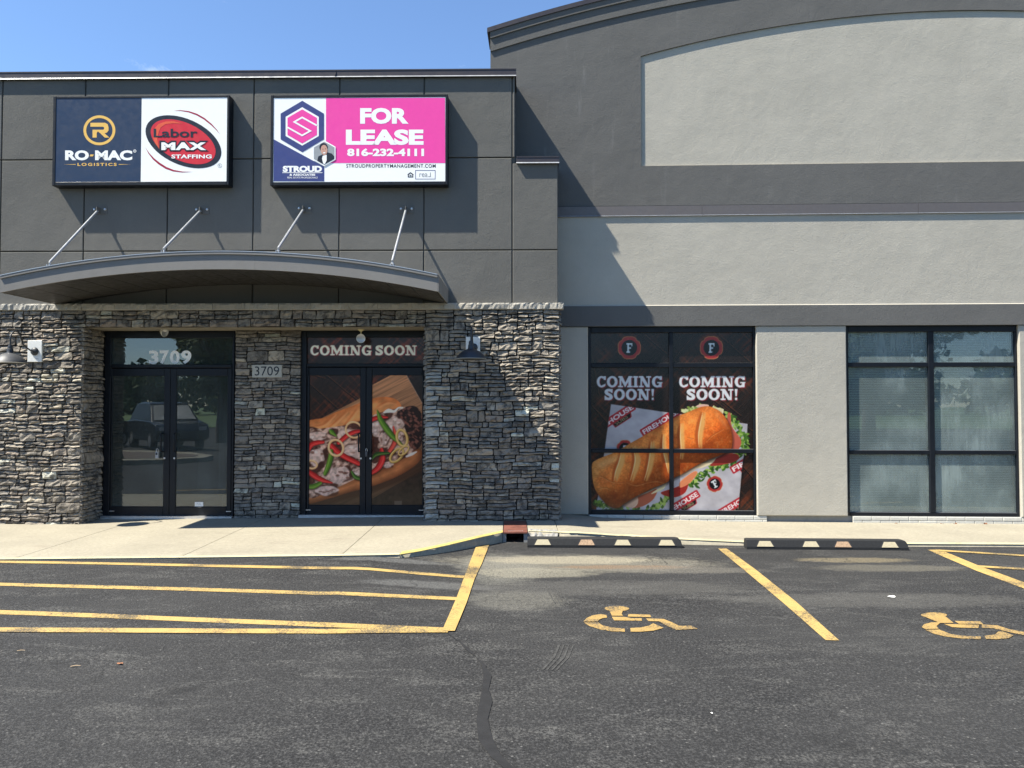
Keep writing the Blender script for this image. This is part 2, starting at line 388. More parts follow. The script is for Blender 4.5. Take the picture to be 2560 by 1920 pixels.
for i in range(len(us)-1):
    for j in range(3):
        last = i == len(us)-2; g0 = gw
        u1 = us[i+1]
        if last and j < 2: u1 = u_east
        mb = MB(); mb.bbox(us[i]+(g0 if i else 0), u1-(g0 if (u1 not in (u_tower, u_east)) else 0), ST, ST+.03, zs[j]+(g0 if j else 0), (zs[j+1]-g0 if j < 2 else zs[j+1]) if not (last and j == 1) else z_low, .007)
        obj('wall_panel', mb, M['dark'], bl)
# core behind the panels, with returns
mb = MB(); mb.box(u_far, u_tower-.002, ST+.0305, 1.5, zl, z_top); obj('wall_core', mb, M['dark'], bl)
mb = MB(); mb.box(u_tower-.002, u_east-.002, ST+.0305, 1.5, zl-.02, z_low); obj('wall_core', mb, M['dark'], bl)
def coping(a, b, z, h, seam=None):
    segs = [a]+(seam or [])+[b]
    for s0, s1 in zip(segs, segs[1:]):
        mb = MB(); mb.box(s0+.001, s1-.001, ST-.035, .66, z, z+h); mb.box(s0+.001, s1-.001, ST-.04, ST-.035, z+h-.012, z+h+.003)
        cpn = obj('coping', mb, M['coping'], bl)
        mb = MB(); y = ST-.036; mb.add([(s0, y, z+.008), (s1, y, z+.008), (s1, y-.014, z-.010), (s0, y-.014, z-.010), (s0, y+.01, z-.008), (s1, y+.01, z-.008)], [(0, 3, 2, 1), (3, 4, 5, 2)])
        obj('drip_edge', mb, M['lip'], cpn)
zc = LF.pix(900, 177, ST)[1]-z_top
sm = [LF.pix(403, 180, ST)[0], LF.pix(843, 180, ST)[0]]
coping(u_far, u_tower+.02, z_top, zc, sm)
zc2 = LF.pix(1160*SD, 340*SD, ST)[1]-z_low
coping(u_tower+.021, u_east+.02, z_low, zc2)
mb = MB(); s0 = sm[1]; mb.add([(s0-.03, ST-.037, z_top+.01), (s0, ST-.037, z_top+.01), (s0-.002, ST-.037, z_top+.085), (s0-.02, ST-.052, z_top+.012)], [(0, 1, 3), (0, 3, 2), (1, 2, 3)]); obj('seam_flap', mb, M['coping'], bl)
# recess: ceiling, backing, joists
mb = MB(); mb.box(u_p0, u_r0, .04, RD+.6, z_lint+.0, z_lint+.06); obj('soffit', mb, M['soffit2'], bl)
mb = MB(); mb.box(u_far, u_east+.0, .06, 1.5, z_lint+.062, zl-.021); obj('beam', mb, M['mortar'], bl)
# stone pillars and lintel
def add_wall(name, label, cat, u0, u1, z0, z1, seed, mat=None, d=0.0, core=(0.02, .3), stuff_left=None, z_cut=None, **kw):
    t = thing(name, LF, (u0+u1)/2, d, z0, label, cat)
    mb = MB(); mb.box(u0+.004, u1-.004, d+core[0], d+core[1], z0, z1); obj('backing', mb, M['mortar'], t)
    n = stone_wall(t, (0, d, 0), (1, 0, 0), (0, -1, 0), u0, u1, z0, z1, seed, mat=mat, **kw)
    return t, n
u_l0 = -7.5
pl, n1 = add_wall('stone_pillar', 'sunlit ledge-stone pillar left of the glass entrance carrying the weathered gooseneck lamp', 'stone pillar', u_l0, u_p0, z_g, z_lint, 3, core=(.02, RD+.3))
nj = stone_wall(pl, (u_p0-.004, 0, 0), (0, 1, 0), (1, 0, 0), -.02, RD, z_g, z_lint, 4, most=300-n1)
pr, n2 = add_wall('stone_pillar', 'wide ledge-stone pillar at the right corner, half in the canopy shade', 'stone pillar', u_r0, u_r1-.03, z_g, z_led0, 5, core=(.02, .49), pale=True)
stone_wall(pl, (0, 0, 0), (1, 0, 0), (0, -1, 0), u_far, u_l0, z_g, z_lint, 31, stuff=True)
mb = MB(); mb.box(u_far, u_l0+.003, .02, 1.4, z_g, zl-.03); obj('backing', mb, M['mortar'], pl)
stone_wall(pr, (u_r0+.004, 0, 0), (0, 1, 0), (-1, 0, 0), -.02, RD, z_g, z_lint, 6, stuff=True)
stone_wall(pr, (u_r1-.034, 0, 0), (0, 1, 0), (1, 0, 0), -.02, .46, z_g, z_led0, 8, stuff=True)
stone_wall(pl, (0, 0, 0), (1, 0, 0), (0, -1, 0), u_far, u_l0, z_lint, z_led0-.001, 32, stuff=True)
li = thing('stone_lintel', LF, (u_p0+u_r0)/2, 0, z_lint, 'long ledge-stone lintel band over both recessed doorways, under the canopy', 'stone lintel')
n3 = stone_wall(li, (0, 0, 0), (1, 0, 0), (0, -1, 0), u_l0, u_r0-.002, z_lint, z_led0-.001, 9, prot=(.014, .026))
mb = MB(); mb.box(u_l0, u_r0, .02, .059, z_lint+.002, z_led0); obj('backing', mb, M['mortar'], li)
u_m0 = LF.pix(585, 1100, RD-.06)[0]; u_m1 = LF.pix(750, 1100, RD-.06)[0]
pm, n4 = add_wall('stone_pier', 'narrow shaded ledge-stone pier between the two double doors', 'stone pier', u_m0, u_m1, z_g, z_lint, 12, mat=M['stone_pier'], d=RD-.04, core=(.02, .25), prot=(.01, .022), rough=.006)
print('stones', n1+nj, n2, n3, n4)
# cap course
led = thing('stone_ledge', LF, -3, -.03, z_led0, 'thin cream limestone ledge running along the top of the stonework', 'stone ledge')
u = u_far; rn = random.Random(5)
while u < u_r1+.03:
    w = .46*rn.uniform(.97, 1.03); w = min(w, u_r1+.03-u)
    if u_r1+.03-(u+w) < .1: w = u_r1+.03-u
    mb = MB(); n = 12; z0_, z1_ = z_led0, zl-.003; y = -.055; vs = []
    prof = [(ST-.002, z1_), (y+.006, z1_), (y, z1_-.02), (y+.004, z0_+.008), (y+.014, z0_), (ST-.002, z0_)]
    for i in range(n+1):
        x = u+.002+(w-.004)*i/n
        for k, (yy, zz) in enumerate(prof):
            r = rn.uniform(-.008, .008) if 1 <= k <= 4 else 0
            vs.append((x, yy+r, zz+(r*.4 if k in (2, 3) else 0)))
    K = len(prof); fs = [(i*K+k, (i+1)*K+k, (i+1)*K+k+1, i*K+k+1) for i in range(n) for k in range(K-1)]
    fs += [(i*K+K-1, (i+1)*K+K-1, (i+1)*K, i*K) for i in range(n)]+[tuple(range(K))[::-1], tuple(range(n*K, n*K+K))]
    mb.add(vs, [f[::-1] for f in fs]); obj('cap_stone', mb, M['cap'], led); u += w
# ------------------------------------------------------------------ doors
def px(x, y, d): return LF.pix(x, y, d)
def frame_box(mb, fr, x0, y0, x1, y1, d, y_front, y_back, bev=.004):
    a = fr.pix(x0, y0, d); b = fr.pix(x1, y1, d); mb.bbox(a[0], b[0], y_front, y_back, b[1], a[1], bev)
    return a[0], b[0], b[1], a[1]
def handle_path(u, y, z0, z1, out, side):
    r = .03; pts = [(u, y, z1), (u, y-out+r, z1)]
    pts += [(u, y-out+r-r*math.sin(t), z1-r+r*math.cos(t)) for t in (R(20), R(45), R(70), R(90))]
    pts += [(u, y-out+r-r*math.sin(t), z0+r-r*math.cos(t)) for t in (R(90), R(70), R(45), R(20))]
    return pts+[(u, y-out+r, z0), (u, y, z0)]
def entrance(label, X, Y, posters=False):
    """X: outer left, transom glass l/r, left leaf glass l/r, right leaf glass l/r, outer right; Y: top, transom glass top/bottom, leaf glass top/bottom, bottom"""
    d = RD; ol, tl, tr, a0, a1, b0, b1, orr = X; yt, t0, t1, g0, g1, yb = Y
    P = lambda x, y: LF.pix(x, y, d)
    uu = {k: P(v, 1100)[0] for k, v in dict(ol=ol, tl=tl, tr=tr, a0=a0, a1=a1, b0=b0, b1=b1, orr=orr).items()}
    zz = {k: P((ol+orr)/2, v)[1] for k, v in dict(yt=yt, t0=t0, t1=t1, g0=g0, g1=g1, yb=yb).items()}
    mid = (uu['a1']+uu['b0'])/2; t = thing('storefront_entrance', LF, mid, d, zz['yb'], label, 'entrance')
    mb = MB(); fb = d+.1
    zt = z_lint-.001; zh = P(400, t1+9)[1]
    mb.bbox(uu['ol'], uu['tl'], d, fb, zz['yb'], zt); mb.bbox(uu['tr'], uu['orr'], d, fb, zz['yb'], zt)
    mb.bbox(uu['tl']+.0005, uu['tr']-.0005, d+.001, fb, zz['t0'], zt)
    mb.bbox(uu['tl']+.0005, uu['tr']-.0005, d+.001, fb, zh, zz['t1']); obj('frame', mb, M['alum'], t)
    mb = MB(); mb.box(uu['tl']+.01, uu['tr']-.01, d-.012, d+.0, zh+.012, zz['t1']-.012); obj('transom_trim', mb, M['alum'], t)
    mb = MB(); mb.box(uu['tl'], uu['tr'], d+.045, d+.051, zz['t1'], zz['t0'])
    tp = obj('transom_pane', mb, M['glass'], t)
    leaves = []
    for (q0, q1, l0, l1) in ((uu['a0'], uu['a1'], uu['tl']+.008, mid-.002), (uu['b0'], uu['b1'], mid+.002, uu['tr']-.008)):
        mb = MB(); y0, y1 = d+.015, d+.06; zb = zz['yb']+.018; ztp = zh-.006
        mb.bbox(l0, q0, y0, y1, zb, ztp, .005); mb.bbox(q1, l1, y0, y1, zb, ztp, .005)
        mb.bbox(q0+.0005, q1-.0005, y0+.001, y1, zz['g0'], ztp, .005); mb.bbox(q0+.0005, q1-.0005, y0+.001, y1, zb, zz['g1'], .005)
        mb.box(q0, q1, y0+.006, y0+.012, zz['g1'], zz['g1']+.008)
        lf = obj('door', mb, M['alum'], t)
        mb = MB(); mb.box(q0, q1, d+.034, d+.04, zz['g1'], zz['g0']); pane = obj('pane', mb, M['glass'], lf)
        s = 1 if q0 > mid else -1; hu = (q0 if s > 0 else q1)-s*.012; h0, h1 = P(0, 1128)[1], P(0, 1083)[1]
        mb = MB(); mb.tube([Vector(p)+Vector((s*.015, 0, 0)) for p in handle_path(hu, y0, h0, h1, .07, s)], .011, 8); obj('pull_handle', mb, M['alum'], lf, smooth=True)
        mb = MB(); mb.tube([(hu-s*.006, y0-.008, h0-.10), (hu-s*.006, y0+.004, h0-.10)], .014, 12); obj('lock_cylinder', mb, M['bolt'], lf, smooth=True)
        hx = l0+.03 if s < 0 else l1-.03
        mb = MB(); mb.box(hx-.035, hx+.035, d+.004, d+.0145, zb+.055, zb+.066); obj('hinge_plate', mb, M['bolt'], lf)
        mb = MB(); mb.tube([(l0+.005 if s < 0 else l1-.005, d+.004, ztp-.12), (l0+.005 if s < 0 else l1-.005, d+.004, ztp)], .009, 8); obj('pivot', mb, M['alum'], lf, smooth=True)
        leaves.append((lf, pane, q0, q1))
    mb = MB(); mb.box(uu['ol'], uu['orr'], d-.06, d+.1, zz['yb']-.03, zz['yb']+.014); obj('threshold', mb, M['bolt'], t)
    return t, uu, zz, tp, leaves
eL, uL, zL, tpL, lvL = entrance('dark glazed double doors with white 3709 on the transom', (258.6, 274.5, 578.8, 278, 407.5, 438.5, 566.5, 584.5), (824, 844.6, 911, 940, 1268, 1292))
eR, uR, zR, tpR, lvR = entrance('double doors covered by a cheesesteak sandwich poster under a COMING SOON transom', (750.5, 765, 1060, 772, 899, 929, 1055, 1075), (824, 843, 909, 938, 1264, 1289))
def letters(s, mat, par, fr, x0, y0, x1, y1, d, bold, order):
    """the same, one object for each letter"""
    v, t = text_mesh(s, bold); up = list(range(len(v)))
    def find(i):
        while up[i] != i: i = up[i]
        return i
    for q in t:
        for k in q[1:]: up[find(k)] = find(q[0])
    gr = {}
    for q in t: gr.setdefault(find(q[0]), []).append(q)
    for qs in gr.values():
        ids = sorted({i for q in qs for i in q}); m = {i: k for k, i in enumerate(ids)}; vs = []
        for i in ids: u, z = fr.pix(x0+(x1-x0)*v[i][0], y1+(y0-y1)*v[i][1], d); vs.append((u, d-order*.0015, z))
        mb = MB(); mb.add(vs, [tuple(m[i] for i in q) for q in qs]); obj('letter', mb, mat, par)
def text_obj(name, s, mat, par, fr, x0, y0, x1, y1, d, bold=.03, proud=0.0, space=1.0, order=0, shear=0.):
    """text filling the photograph's rectangle x0..x1, y0..y1 on the plane at depth d"""
    v, t = text_mesh(s, bold, space); mb = MB(); vs = []
    for a, b in v:
        u, z = fr.pix(x0+(x1-x0)*a+shear*(b-.5)*(y1-y0), y1+(y0-y1)*b, d); vs.append((u, d-order*.0015, z))
    mb.add(vs, t); return obj(name, mb, mat, par)
for i, (ch, a, b) in enumerate((('3', 372, 396.5), ('7', 399, 422), ('0', 425, 449), ('9', 453, 478.5))):
    text_obj('number', ch, M['letter'], tpL, LF, a, 876, b, 910, RD+.044, .035)
mb = MB(); a = px(487, 1255, RD+.03); b = px(508, 1266, RD+.03); mb.box(a[0], b[0], RD+.028, RD+.033, b[1], a[1]); stk = obj('sticker', mb, M['paper'], lvL[1][0])
text_obj('sticker_print', 'PULL', M['grey'], stk, LF, 492, 1258, 503, 1262, RD+.027, 0)
mb = MB(); a = px(872, 1256, RD+.03); b = px(889, 1265, RD+.03)
# interior behind the glass
room = MB(); ra, rb = u_p0-.3, u_r0+.4
rm = thing('shop_interior', LF, (ra+rb)/2, 2.5, 0, 'dark unlit shop interior seen through the glass doors of the entrance', 'interior')
mb = MB(); mb.box(ra, rb, 4.5, 4.6, -.05, 2.9); obj('back_wall', mb, M['interior'], rm)
mb = MB(); mb.box(ra, rb, RD+.12, 4.5, -.06, -.02); obj('floor', mb, M['interior'], rm)
mb = MB(); mb.box(ra, rb, RD+.12, 4.5, 2.6, 2.66); obj('ceiling', mb, M['interior'], rm)
mb = MB(); mb.box(ra-.1, ra, RD+.12, 4.6, -.05, 2.9); obj('side_wall', mb, M['interior'], rm)
mb = MB(); mb.box(rb, rb+.1, RD+.12, 4.6, -.05, 2.9); obj('side_wall', mb, M['interior'], rm)
iv = RD+1.6; P = lambda x, y: LF.pix(x, y, iv)
mb = MB(); a = P(549, 950); b = P(556, 1262); mb.box(a[0], b[0], iv, iv+.05, b[1], a[1]); a = P(560, 945); b = P(575, 1262); mb.box(a[0], b[0], iv, iv+.05, b[1], a[1])
a = P(440, 943); b = P(575, 951); mb.box(a[0], b[0], iv-.002, iv+.048, b[1], a[1]); obj('inner_door_frame', mb, M['intframe'], rm)
mb = MB(); mb.tube(handle_path(P(545, 1100)[0], iv, P(0, 1110)[1], P(0, 1080)[1], .08, 1), .012, 8); obj('inner_handle', mb, M['bolt'], rm, smooth=True)
mb = MB(); a = P(275, 1118); b = P(575, 1120.5); mb.box(a[0], b[0], iv-.05, iv-.03, b[1], a[1]); obj('push_bar', mb, M['rod'], rm)
# plaque, key box, ceiling floodlights
dq = RD-.075; a = px(630.4, 911.8, dq); b = px(704.4, 943.7, dq)
pq = thing('address_plaque', LF, (a[0]+b[0])/2, dq, b[1], 'small cream address plate reading 3709 on the stone pier between the doors', 'address plaque')
mb = MB(); mb.bbox(a[0], b[0], dq, dq+.045, b[1], a[1], .004); obj('plate', mb, m_flat('cream_plate', (.4, .39, .34), .6), pq)
text_obj('number', '3709', M['ink'], pq, LF, 637, 916, 698, 939, dq, 0., order=1)
kb = thing('key_lock_box', LF, px(409, 1140, RD)[0], RD-.05, px(0, 1144, RD)[1], 'small grey key lock box hanging from the left glass door handle', 'lock box')
mb = MB(); u0 = px(409, 0, RD)[0]; zz1 = px(0, 1129, RD)[1]; zz0 = px(0, 1145, RD)[1]; mb.bbox(u0-.022, u0+.022, RD-.05, RD-.012, zz0, zz1, .006); obj('case', mb, m_flat('lockbox_grey', (.35, .36, .37), .45, .3), kb)
mb = MB(); mb.tube([(u0-.014, RD-.03, zz1-.002), (u0-.014, RD-.03, zz1+.035), (u0, RD-.03, zz1+.05), (u0+.014, RD-.03, zz1+.035), (u0+.014, RD-.03, zz1-.002)], .004, 6); obj('shackle', mb, M['bolt'], kb)
mb = MB(); mb.box(u0-.012, u0+.012, RD-.0515, RD-.0505, zz0+.05, zz1-.01); obj('dial', mb, M['ink'], kb)
kb2 = thing('padlock', LF, px(923, 1140, RD)[0], RD-.05, px(0, 1140, RD)[1], 'dark padlock hanging on the poster-covered right door by its handle', 'padlock')
u0 = px(922.5, 0, RD)[0]; mb = MB(); mb.bbox(u0-.017, u0+.017, RD-.04, RD-.012, px(0, 1140, RD)[1], px(0, 1127, RD)[1], .005); obj('case', mb, M['lampgrey'], kb2)
mb = MB(); zz1 = px(0, 1127, RD)[1]; mb.tube([(u0-.012, RD-.026, zz1-.004), (u0-.012, RD-.026, zz1+.03), (u0, RD-.026, zz1+.04), (u0+.012, RD-.026, zz1+.03), (u0+.012, RD-.026, zz1-.004)], .0035, 6); obj('shackle', mb, M['bolt'], kb2)
def flood(cx, label, tilt, y, cz, base_mat):
    u, z = LF.pix(cx, cz, y)
    t = thing('ceiling_floodlight', LF, u, y, z_lint, label, 'floodlight', 'floodlights under the recess soffit')
    mb = MB(); mb.lathe([(.0, .0), (.05, 0), (.046, -.014), (.03, -.022), (.012, -.03), (0, -.03)], (u, y, z_lint), 16); obj('mount', mb, base_mat, t, smooth=True)
    mb = MB(); mb.tube([(u, y, z_lint-.02), (u, y, z+.035)], .009, 8); obj('stem', mb, base_mat, t, smooth=True)
    ax = Vector(tilt).normalized(); c = Vector((u, y, z))
    mb = MB(); mb.lathe([(.0, -.07), (.02, -.068), (.033, -.05), (.045, -.03), (.062, 0), (.065, .012), (.06, .014)], c, 20, ax); obj('bulb_housing', mb, M['bulb'], t, smooth=True)
    mb = MB(); mb.lathe([(.06, .012), (.04, .004), (.02, .0), (0, 0)], c, 20, ax); obj('lens', mb, M['lip'], t, smooth=True)
flood(411, 'small white floodlight tilted sideways over the clear glass doors', (.75, -.25, -.25), .36, 831, M['white'])
flood(902.5, 'round clear-lensed floodlight hanging in front of the COMING SOON transom', (0, -1, -.12), .33, 846, m_flat('yellowed_plastic', (.6, .52, .28), .6))
# ------------------------------------------------------------------ gooseneck wall lamps
def gooseneck(up, zp, label, shade_mat, group):
    t = thing('gooseneck_lamp', LF, up, 0, zp, label, 'wall lamp', group); y0 = -.045
    return t
def lamp_parts(t, up, zp, bx, shade_mat):
    y0 = -.05; s = MB(); s.bbox(bx[0], bx[1], y0, .02, bx[3], bx[2], .004); obj('mounting_block', s, M['white'], t)
    mb = MB(); mb.lathe([(0, .028), (.025, .026), (.05, .014), (.057, 0), (.05, -.006)], (up, y0-.006, zp), 20, (0, -1, 0)); obj('backplate', mb, M['lamp'], t, smooth=True)
    sx = -.52; zt = zp+.235; pts = [(up, y0-.02, zp), (up, y0-.10, zp+.01), (up, y0-.18, zp+.04)]
    pts += [(up, y0-.24-.02*k, zp+.04+.05*k) for k in range(1, 3)]
    cy = y0-.40; rr = .11
    pts += [(up, cy+rr*math.cos(a), zt-rr+.01+rr*math.sin(a)) for a in [R(x) for x in (10, 40, 70, 90, 115, 145, 170, 180)]]
    pts += [(up, cy-rr, zp+.06), (up, cy-rr, zp+.03)]
    mb = MB(); mb.tube(pts, .0105, 10); obj('arm', mb, M['lamp'], t, smooth=True)
    c = (up, cy-rr, zp+.05)
    mb = MB(); mb.lathe([(.0, .0), (.022, 0), (.03, -.02), (.03, -.05), (.037, -.055), (.04, -.1), (.05, -.115)], c, 20); obj('socket', mb, M['lamp'], t, smooth=True)
    mb = MB(); prof = [(.045, -.108), (.075, -.12), (.115, -.14), (.15, -.168), (.178, -.2), (.196, -.226), (.2, -.238), (.196, -.238), (.17, -.2), (.14, -.172), (.08, -.14), (.03, -.13)]
    mb.lathe(prof, c, 36); obj('shade', mb, shade_mat, t, smooth=True)
    mb = MB(); mb.lathe([(.1985, -.232), (.2035, -.236), (.2035, -.243), (.197, -.243)], c, 36); obj('shade_rim', mb, M['soffit2'], t, smooth=True)
    mb = MB(); mb.lathe([(.0, -.2), (.02, -.195), (.03, -.175), (.026, -.15), (.014, -.13)], c, 14); obj('bulb', mb, M['bulb'], t, smooth=True)
for (xp, yp, bx, lab, sm_) in ((87, 878.5, (69, 851, 104, 904.7), 'weathered grey-black gooseneck barn lamp on the sunlit left stone pillar', M['lampgrey']),
                               (1184, 868.5, (1164.5, 842, 1200, 894), 'black gooseneck barn lamp in shade on the right stone pillar', M['lamp'])):
    up, zp = LF.pix(xp, yp, -.05); a = LF.pix(bx[0], bx[1], -.05); b = LF.pix(bx[2], bx[3], -.05)
    lamp_parts(gooseneck(up, zp, lab, sm_, 'gooseneck lamps on the stone pillars'), up, zp, (a[0], b[0], a[1], b[1]), sm_)
# ------------------------------------------------------------------ canopy
DF = -1.17                                                   # front face of the canopy, depth
fa = LF.pix(2, 690, DF); fb_ = LF.pix(1094, 689, DF); pk = LF.pix(564, 630, DF); bt = LF.pix(564, 672, DF)[1]; be = LF.pix(1092, 728, DF)[1]
cA, cB = fa[0], fb_[0]; cm = (cA+cB)/2; hw = (cB-cA)/2
def arc(us, ze, zc): return [ze+(zc-ze)*(1-((u-cm)/hw)**2) for u in us]
zeT, zcT = (fa[1]+fb_[1])/2, pk[1]; th_e = zeT-be; zcB = bt; zeB = be
cn = thing('entrance_canopy', LF, cm, -.5, zeB, 'arched grey metal canopy hung on four rods above the doors', 'canopy')
N = 36; us_ = [cA+(cB-cA)*i/N for i in range(N+1)]; split = N//2+3
mb = MB(); mb.strip(us_, [z+.012 for z in arc(us_, zeB, zcB)], arc(us_, zeT, zcT), DF+.03, ST-.002)
core_ = obj('roof_deck', mb, M['canopy'], cn, smooth=True)
for k, (i0, i1) in enumerate(((0, split), (split, N))):
    uu_ = us_[i0:i1+1]; uu_ = [uu_[0]+(.0015 if i0 else 0)]+uu_[1:]
    mb = MB(); mb.strip(uu_, arc(uu_, zeB-.004, zcB-.004), arc(uu_, zeT-.03, zcT-.03), DF, DF+.029); obj('fascia', mb, M['canopy'], cn, smooth=True)
mb = MB(); mb.strip(us_, arc(us_, zeT-.03, zcT-.03), arc(us_, zeT+.004, zcT+.004), DF-.018, DF+.029); obj('roof_edge', mb, M['canopy'], cn, smooth=True)
mb = MB(); mb.strip(us_, arc(us_, zeT+.0045, zcT+.0045), arc(us_, zeT+.013, zcT+.013), DF-.022, DF+.05); obj('drip_edge', mb, M['lip'], cn, smooth=True)
for s_ in (cA, cB):
    q = 1 if s_ == cB else -1
    mb = MB(); mb.box(s_+q*.001, s_+q*.012, DF+.001, ST-.003, zeB-.004, zeT+.004); obj('end_fascia', mb, M['canopy'], cn)
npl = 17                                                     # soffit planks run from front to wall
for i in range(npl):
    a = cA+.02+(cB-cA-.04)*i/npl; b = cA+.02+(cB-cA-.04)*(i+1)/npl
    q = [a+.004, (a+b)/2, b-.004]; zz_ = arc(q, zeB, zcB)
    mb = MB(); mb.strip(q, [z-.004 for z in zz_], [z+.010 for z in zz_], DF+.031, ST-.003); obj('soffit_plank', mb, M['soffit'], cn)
for (wx, wy, bx_, by_) in ((250, 525.7, 127, 656), (505, 526, 412, 626), (761, 523, 695, 628), (1016, 524, 976, 658)):
    w_ = LF.pix(wx, wy, ST); u_ = w_[0]; yb_ = DF+.12; zb_ = arc([u_], zeT, zcT)[0]
    mb = MB(); mb.tube([(u_, ST-.06, w_[1]-.025), (u_, yb_-.01, zb_+.085)], .0165, 12)
    rd = obj('support_rod', mb, M['rod'], cn, smooth=True)
    mb = MB(); mb.box(u_-.006, u_+.006, ST-.09, ST-.006, w_[1]-.05, w_[1]+.03); mb.bbox(u_-.105, u_+.105, ST-.006, ST+.0, w_[1]-.055, w_[1]+.055, .002); obj('wall_plate', mb, M['dark'], rd)
    for q in (-.075, .075):
        mb = MB(); mb.lathe([(0, .016), (.012, .014), (.018, .004), (.019, 0)], (u_+q, ST-.006, w_[1]+.01), 12, (0, -1, 0)); obj('bolt', mb, M['bolt'], rd, smooth=True)
    mb = MB(); mb.box(u_-.022, u_-.014, yb_-.04, yb_+.03, zb_, zb_+.06); mb.box(u_+.014, u_+.022, yb_-.04, yb_+.03, zb_, zb_+.06)
    mb.tube([(u_-.03, yb_-.005, zb_+.04), (u_+.03, yb_-.005, zb_+.04)], .009, 8); mb.tube([(u_, yb_-.005, zb_+.04), (u_, yb_+.01, zb_+.1)], .012, 8); obj('clevis', mb, M['rod'], rd)
# ------------------------------------------------------------------ lightbox signs
SG = -.085                                                   # front plane of the sign boxes
def lightbox(label, x0, y0, x1, y1, q0, r0, q1, r1):
    a = LF.pix(x0, y0, SG); b = LF.pix(x1, y1, SG); p = LF.pix(q0, r0, SG); q = LF.pix(q1, r1, SG)
    t = thing('lightbox_sign', LF, (a[0]+b[0])/2, SG, b[1], label, 'sign'); mb = MB(); f = SG+.0; bk = ST-.001
    mb.bbox(a[0], p[0], f, bk, b[1], a[1], .005); mb.bbox(q[0], b[0], f, bk, b[1], a[1], .005)
    mb.bbox(p[0]+.0005, q[0]-.0005, f+.001, bk, p[1], a[1], .005); mb.bbox(p[0]+.0005, q[0]-.0005, f+.001, bk, b[1], q[1], .005)
    obj('cabinet_frame', mb, M['alum'], t); return t, p[0], q[0], q[1], p[1]
FD = SG+.006                                                 # sign face
def zpoly(zoom, pts): x, y, s = zoom; return [LF.pix(x+a/s, y+b/s, FD) for a, b in pts]
def ellipse(cx, cy, rx, ry, ang=0, n=48, t0=0, t1=360):
    c, s = math.cos(R(ang)), math.sin(R(ang)); out = []
    for i in range(n+1 if t1-t0 < 360 else n):
        t = R(t0+(t1-t0)*i/n); x, y = rx*math.cos(t), ry*math.sin(t); out.append((cx+x*c-y*s, cy+x*s+y*c))
    return out
def flatp(name, zoom, pts, mat, par, o):
    mb = MB(); mb.flat(zpoly(zoom, pts), FD-o*.0012); return obj(name, mb, mat, par)
def ringp(name, zoom, outer, inner, mat, par, o, closed=True):
    A_, B_ = zpoly(zoom, outer), zpoly(zoom, inner); mb = MB(); n = len(A_); y = FD-o*.0012
    vs = [(u, y, z) for u, z in A_]+[(u, y, z) for u, z in B_]
    mb.add(vs, [(i, n+i, n+(i+1) % n, (i+1) % n) for i in range(n if closed else n-1)]); return obj(name, mb, mat, par)
def ztext(name, s, mat, par, zoom, x0, y0, x1, y1, o, bold=.03, space=1., shear=0.):
    x, y, k = zoom; return text_obj(name, s, mat, par, LF, x+x0/k, y+y0/k, x+x1/k, y+y1/k, FD, bold, order=o*.8, space=space, shear=shear)
def panel(name, mat, par, u0, u1, z0, z1, d=FD):
    mb = MB(); mb.box(u0, u1, d, ST-.01, z0, z1); return obj(name, mb, mat, par)
ZL = (0, 160, 3.456)
s1, a0, a1, b0, b1 = lightbox('dark framed wall sign, left half navy RO-MAC logistics, right half white Labor MAX staffing', 133, 240.5, 571.5, 462, 140.3, 246, 565.7, 453)
um = LF.pix(1221/3.456, 300, FD)[0]
pn = panel('navy_panel', M['navy'], s1, a0, um-.002, b0, b1); pw = panel('white_panel', M['signwhite'], s1, um+.002, a1, b0, b1)
ringp('gold_ring', ZL, ellipse(859, 573, 138, 129), ellipse(859, 573, 114, 106), M['gold'], pn, 1)
flatp('gold_emblem', ZL, [(781, 508), (908, 508), (930, 520), (938, 545), (938, 575), (925, 592), (905, 600), (945, 636), (905, 636), (868, 600), (845, 582), (836, 598), (836, 636), (800, 636), (800, 568), (893, 568), (900, 560), (900, 550), (893, 542), (781, 542)], M['gold'], pn, 1)
ztext('lettering', 'RO', M['signwhite'], pn, ZL, 563, 746, 768, 832, 1, .05)
flatp('gold_hyphen', ZL, [(782, 782), (810, 782), (803, 798), (776, 798)], M['gold'], pn, 1)
ztext('lettering', 'MAC', M['signwhite'], pn, ZL, 822, 746, 1143, 832, 1, .05)
ztext('lettering', 'LOGISTICS', M['gold'], pn, ZL, 670, 855, 1008, 881, 1, .03, 1.35)
for q in ((548, 654), (1026, 1130)):
    thin, th2 = (q[0], q[1]) if q[0] < 700 else (q[1], q[0])
    flatp('gold_rule', ZL, [(thin, 868), (th2, 865), (th2, 870)], M['gold'], pn, 1)
ringp('registered_mark', ZL, ellipse(1165, 752, 13, 13, n=16), ellipse(1165, 752, 9, 9, n=16), M['signwhite'], pn, 1); ztext('registered_mark', 'R', M['signwhite'], pn, ZL, 1161, 746, 1170, 758, 1, 0)
an = 24
flatp('black_oval', ZL, ellipse(1585, 672, 348, 198, an), M['ink'], pw, 1)
flatp('red_oval', ZL, ellipse(1583, 672, 300, 163, an+1), M['red'], pw, 2)
flatp('orange_glint', ZL, [(1325, 600), (1335, 560), (1370, 520), (1430, 497), (1500, 495), (1585, 515), (1500, 512), (1430, 520), (1390, 548), (1372, 590), (1360, 650), (1378, 735), (1345, 690), (1325, 640)], M['orange'], pw, 3)
ztext('lettering', 'Labor', M['ink'], pw, ZL, 1328, 560, 1708, 635, 4, .02)
ztext('lettering_outline', 'MAX', M['ink'], pw, ZL, 1378, 662, 1805, 756, 4, .12, 1.1)
ztext('lettering', 'MAX', M['signwhite'], pw, ZL, 1396, 678, 1783, 745, 6, .06, 1.15)
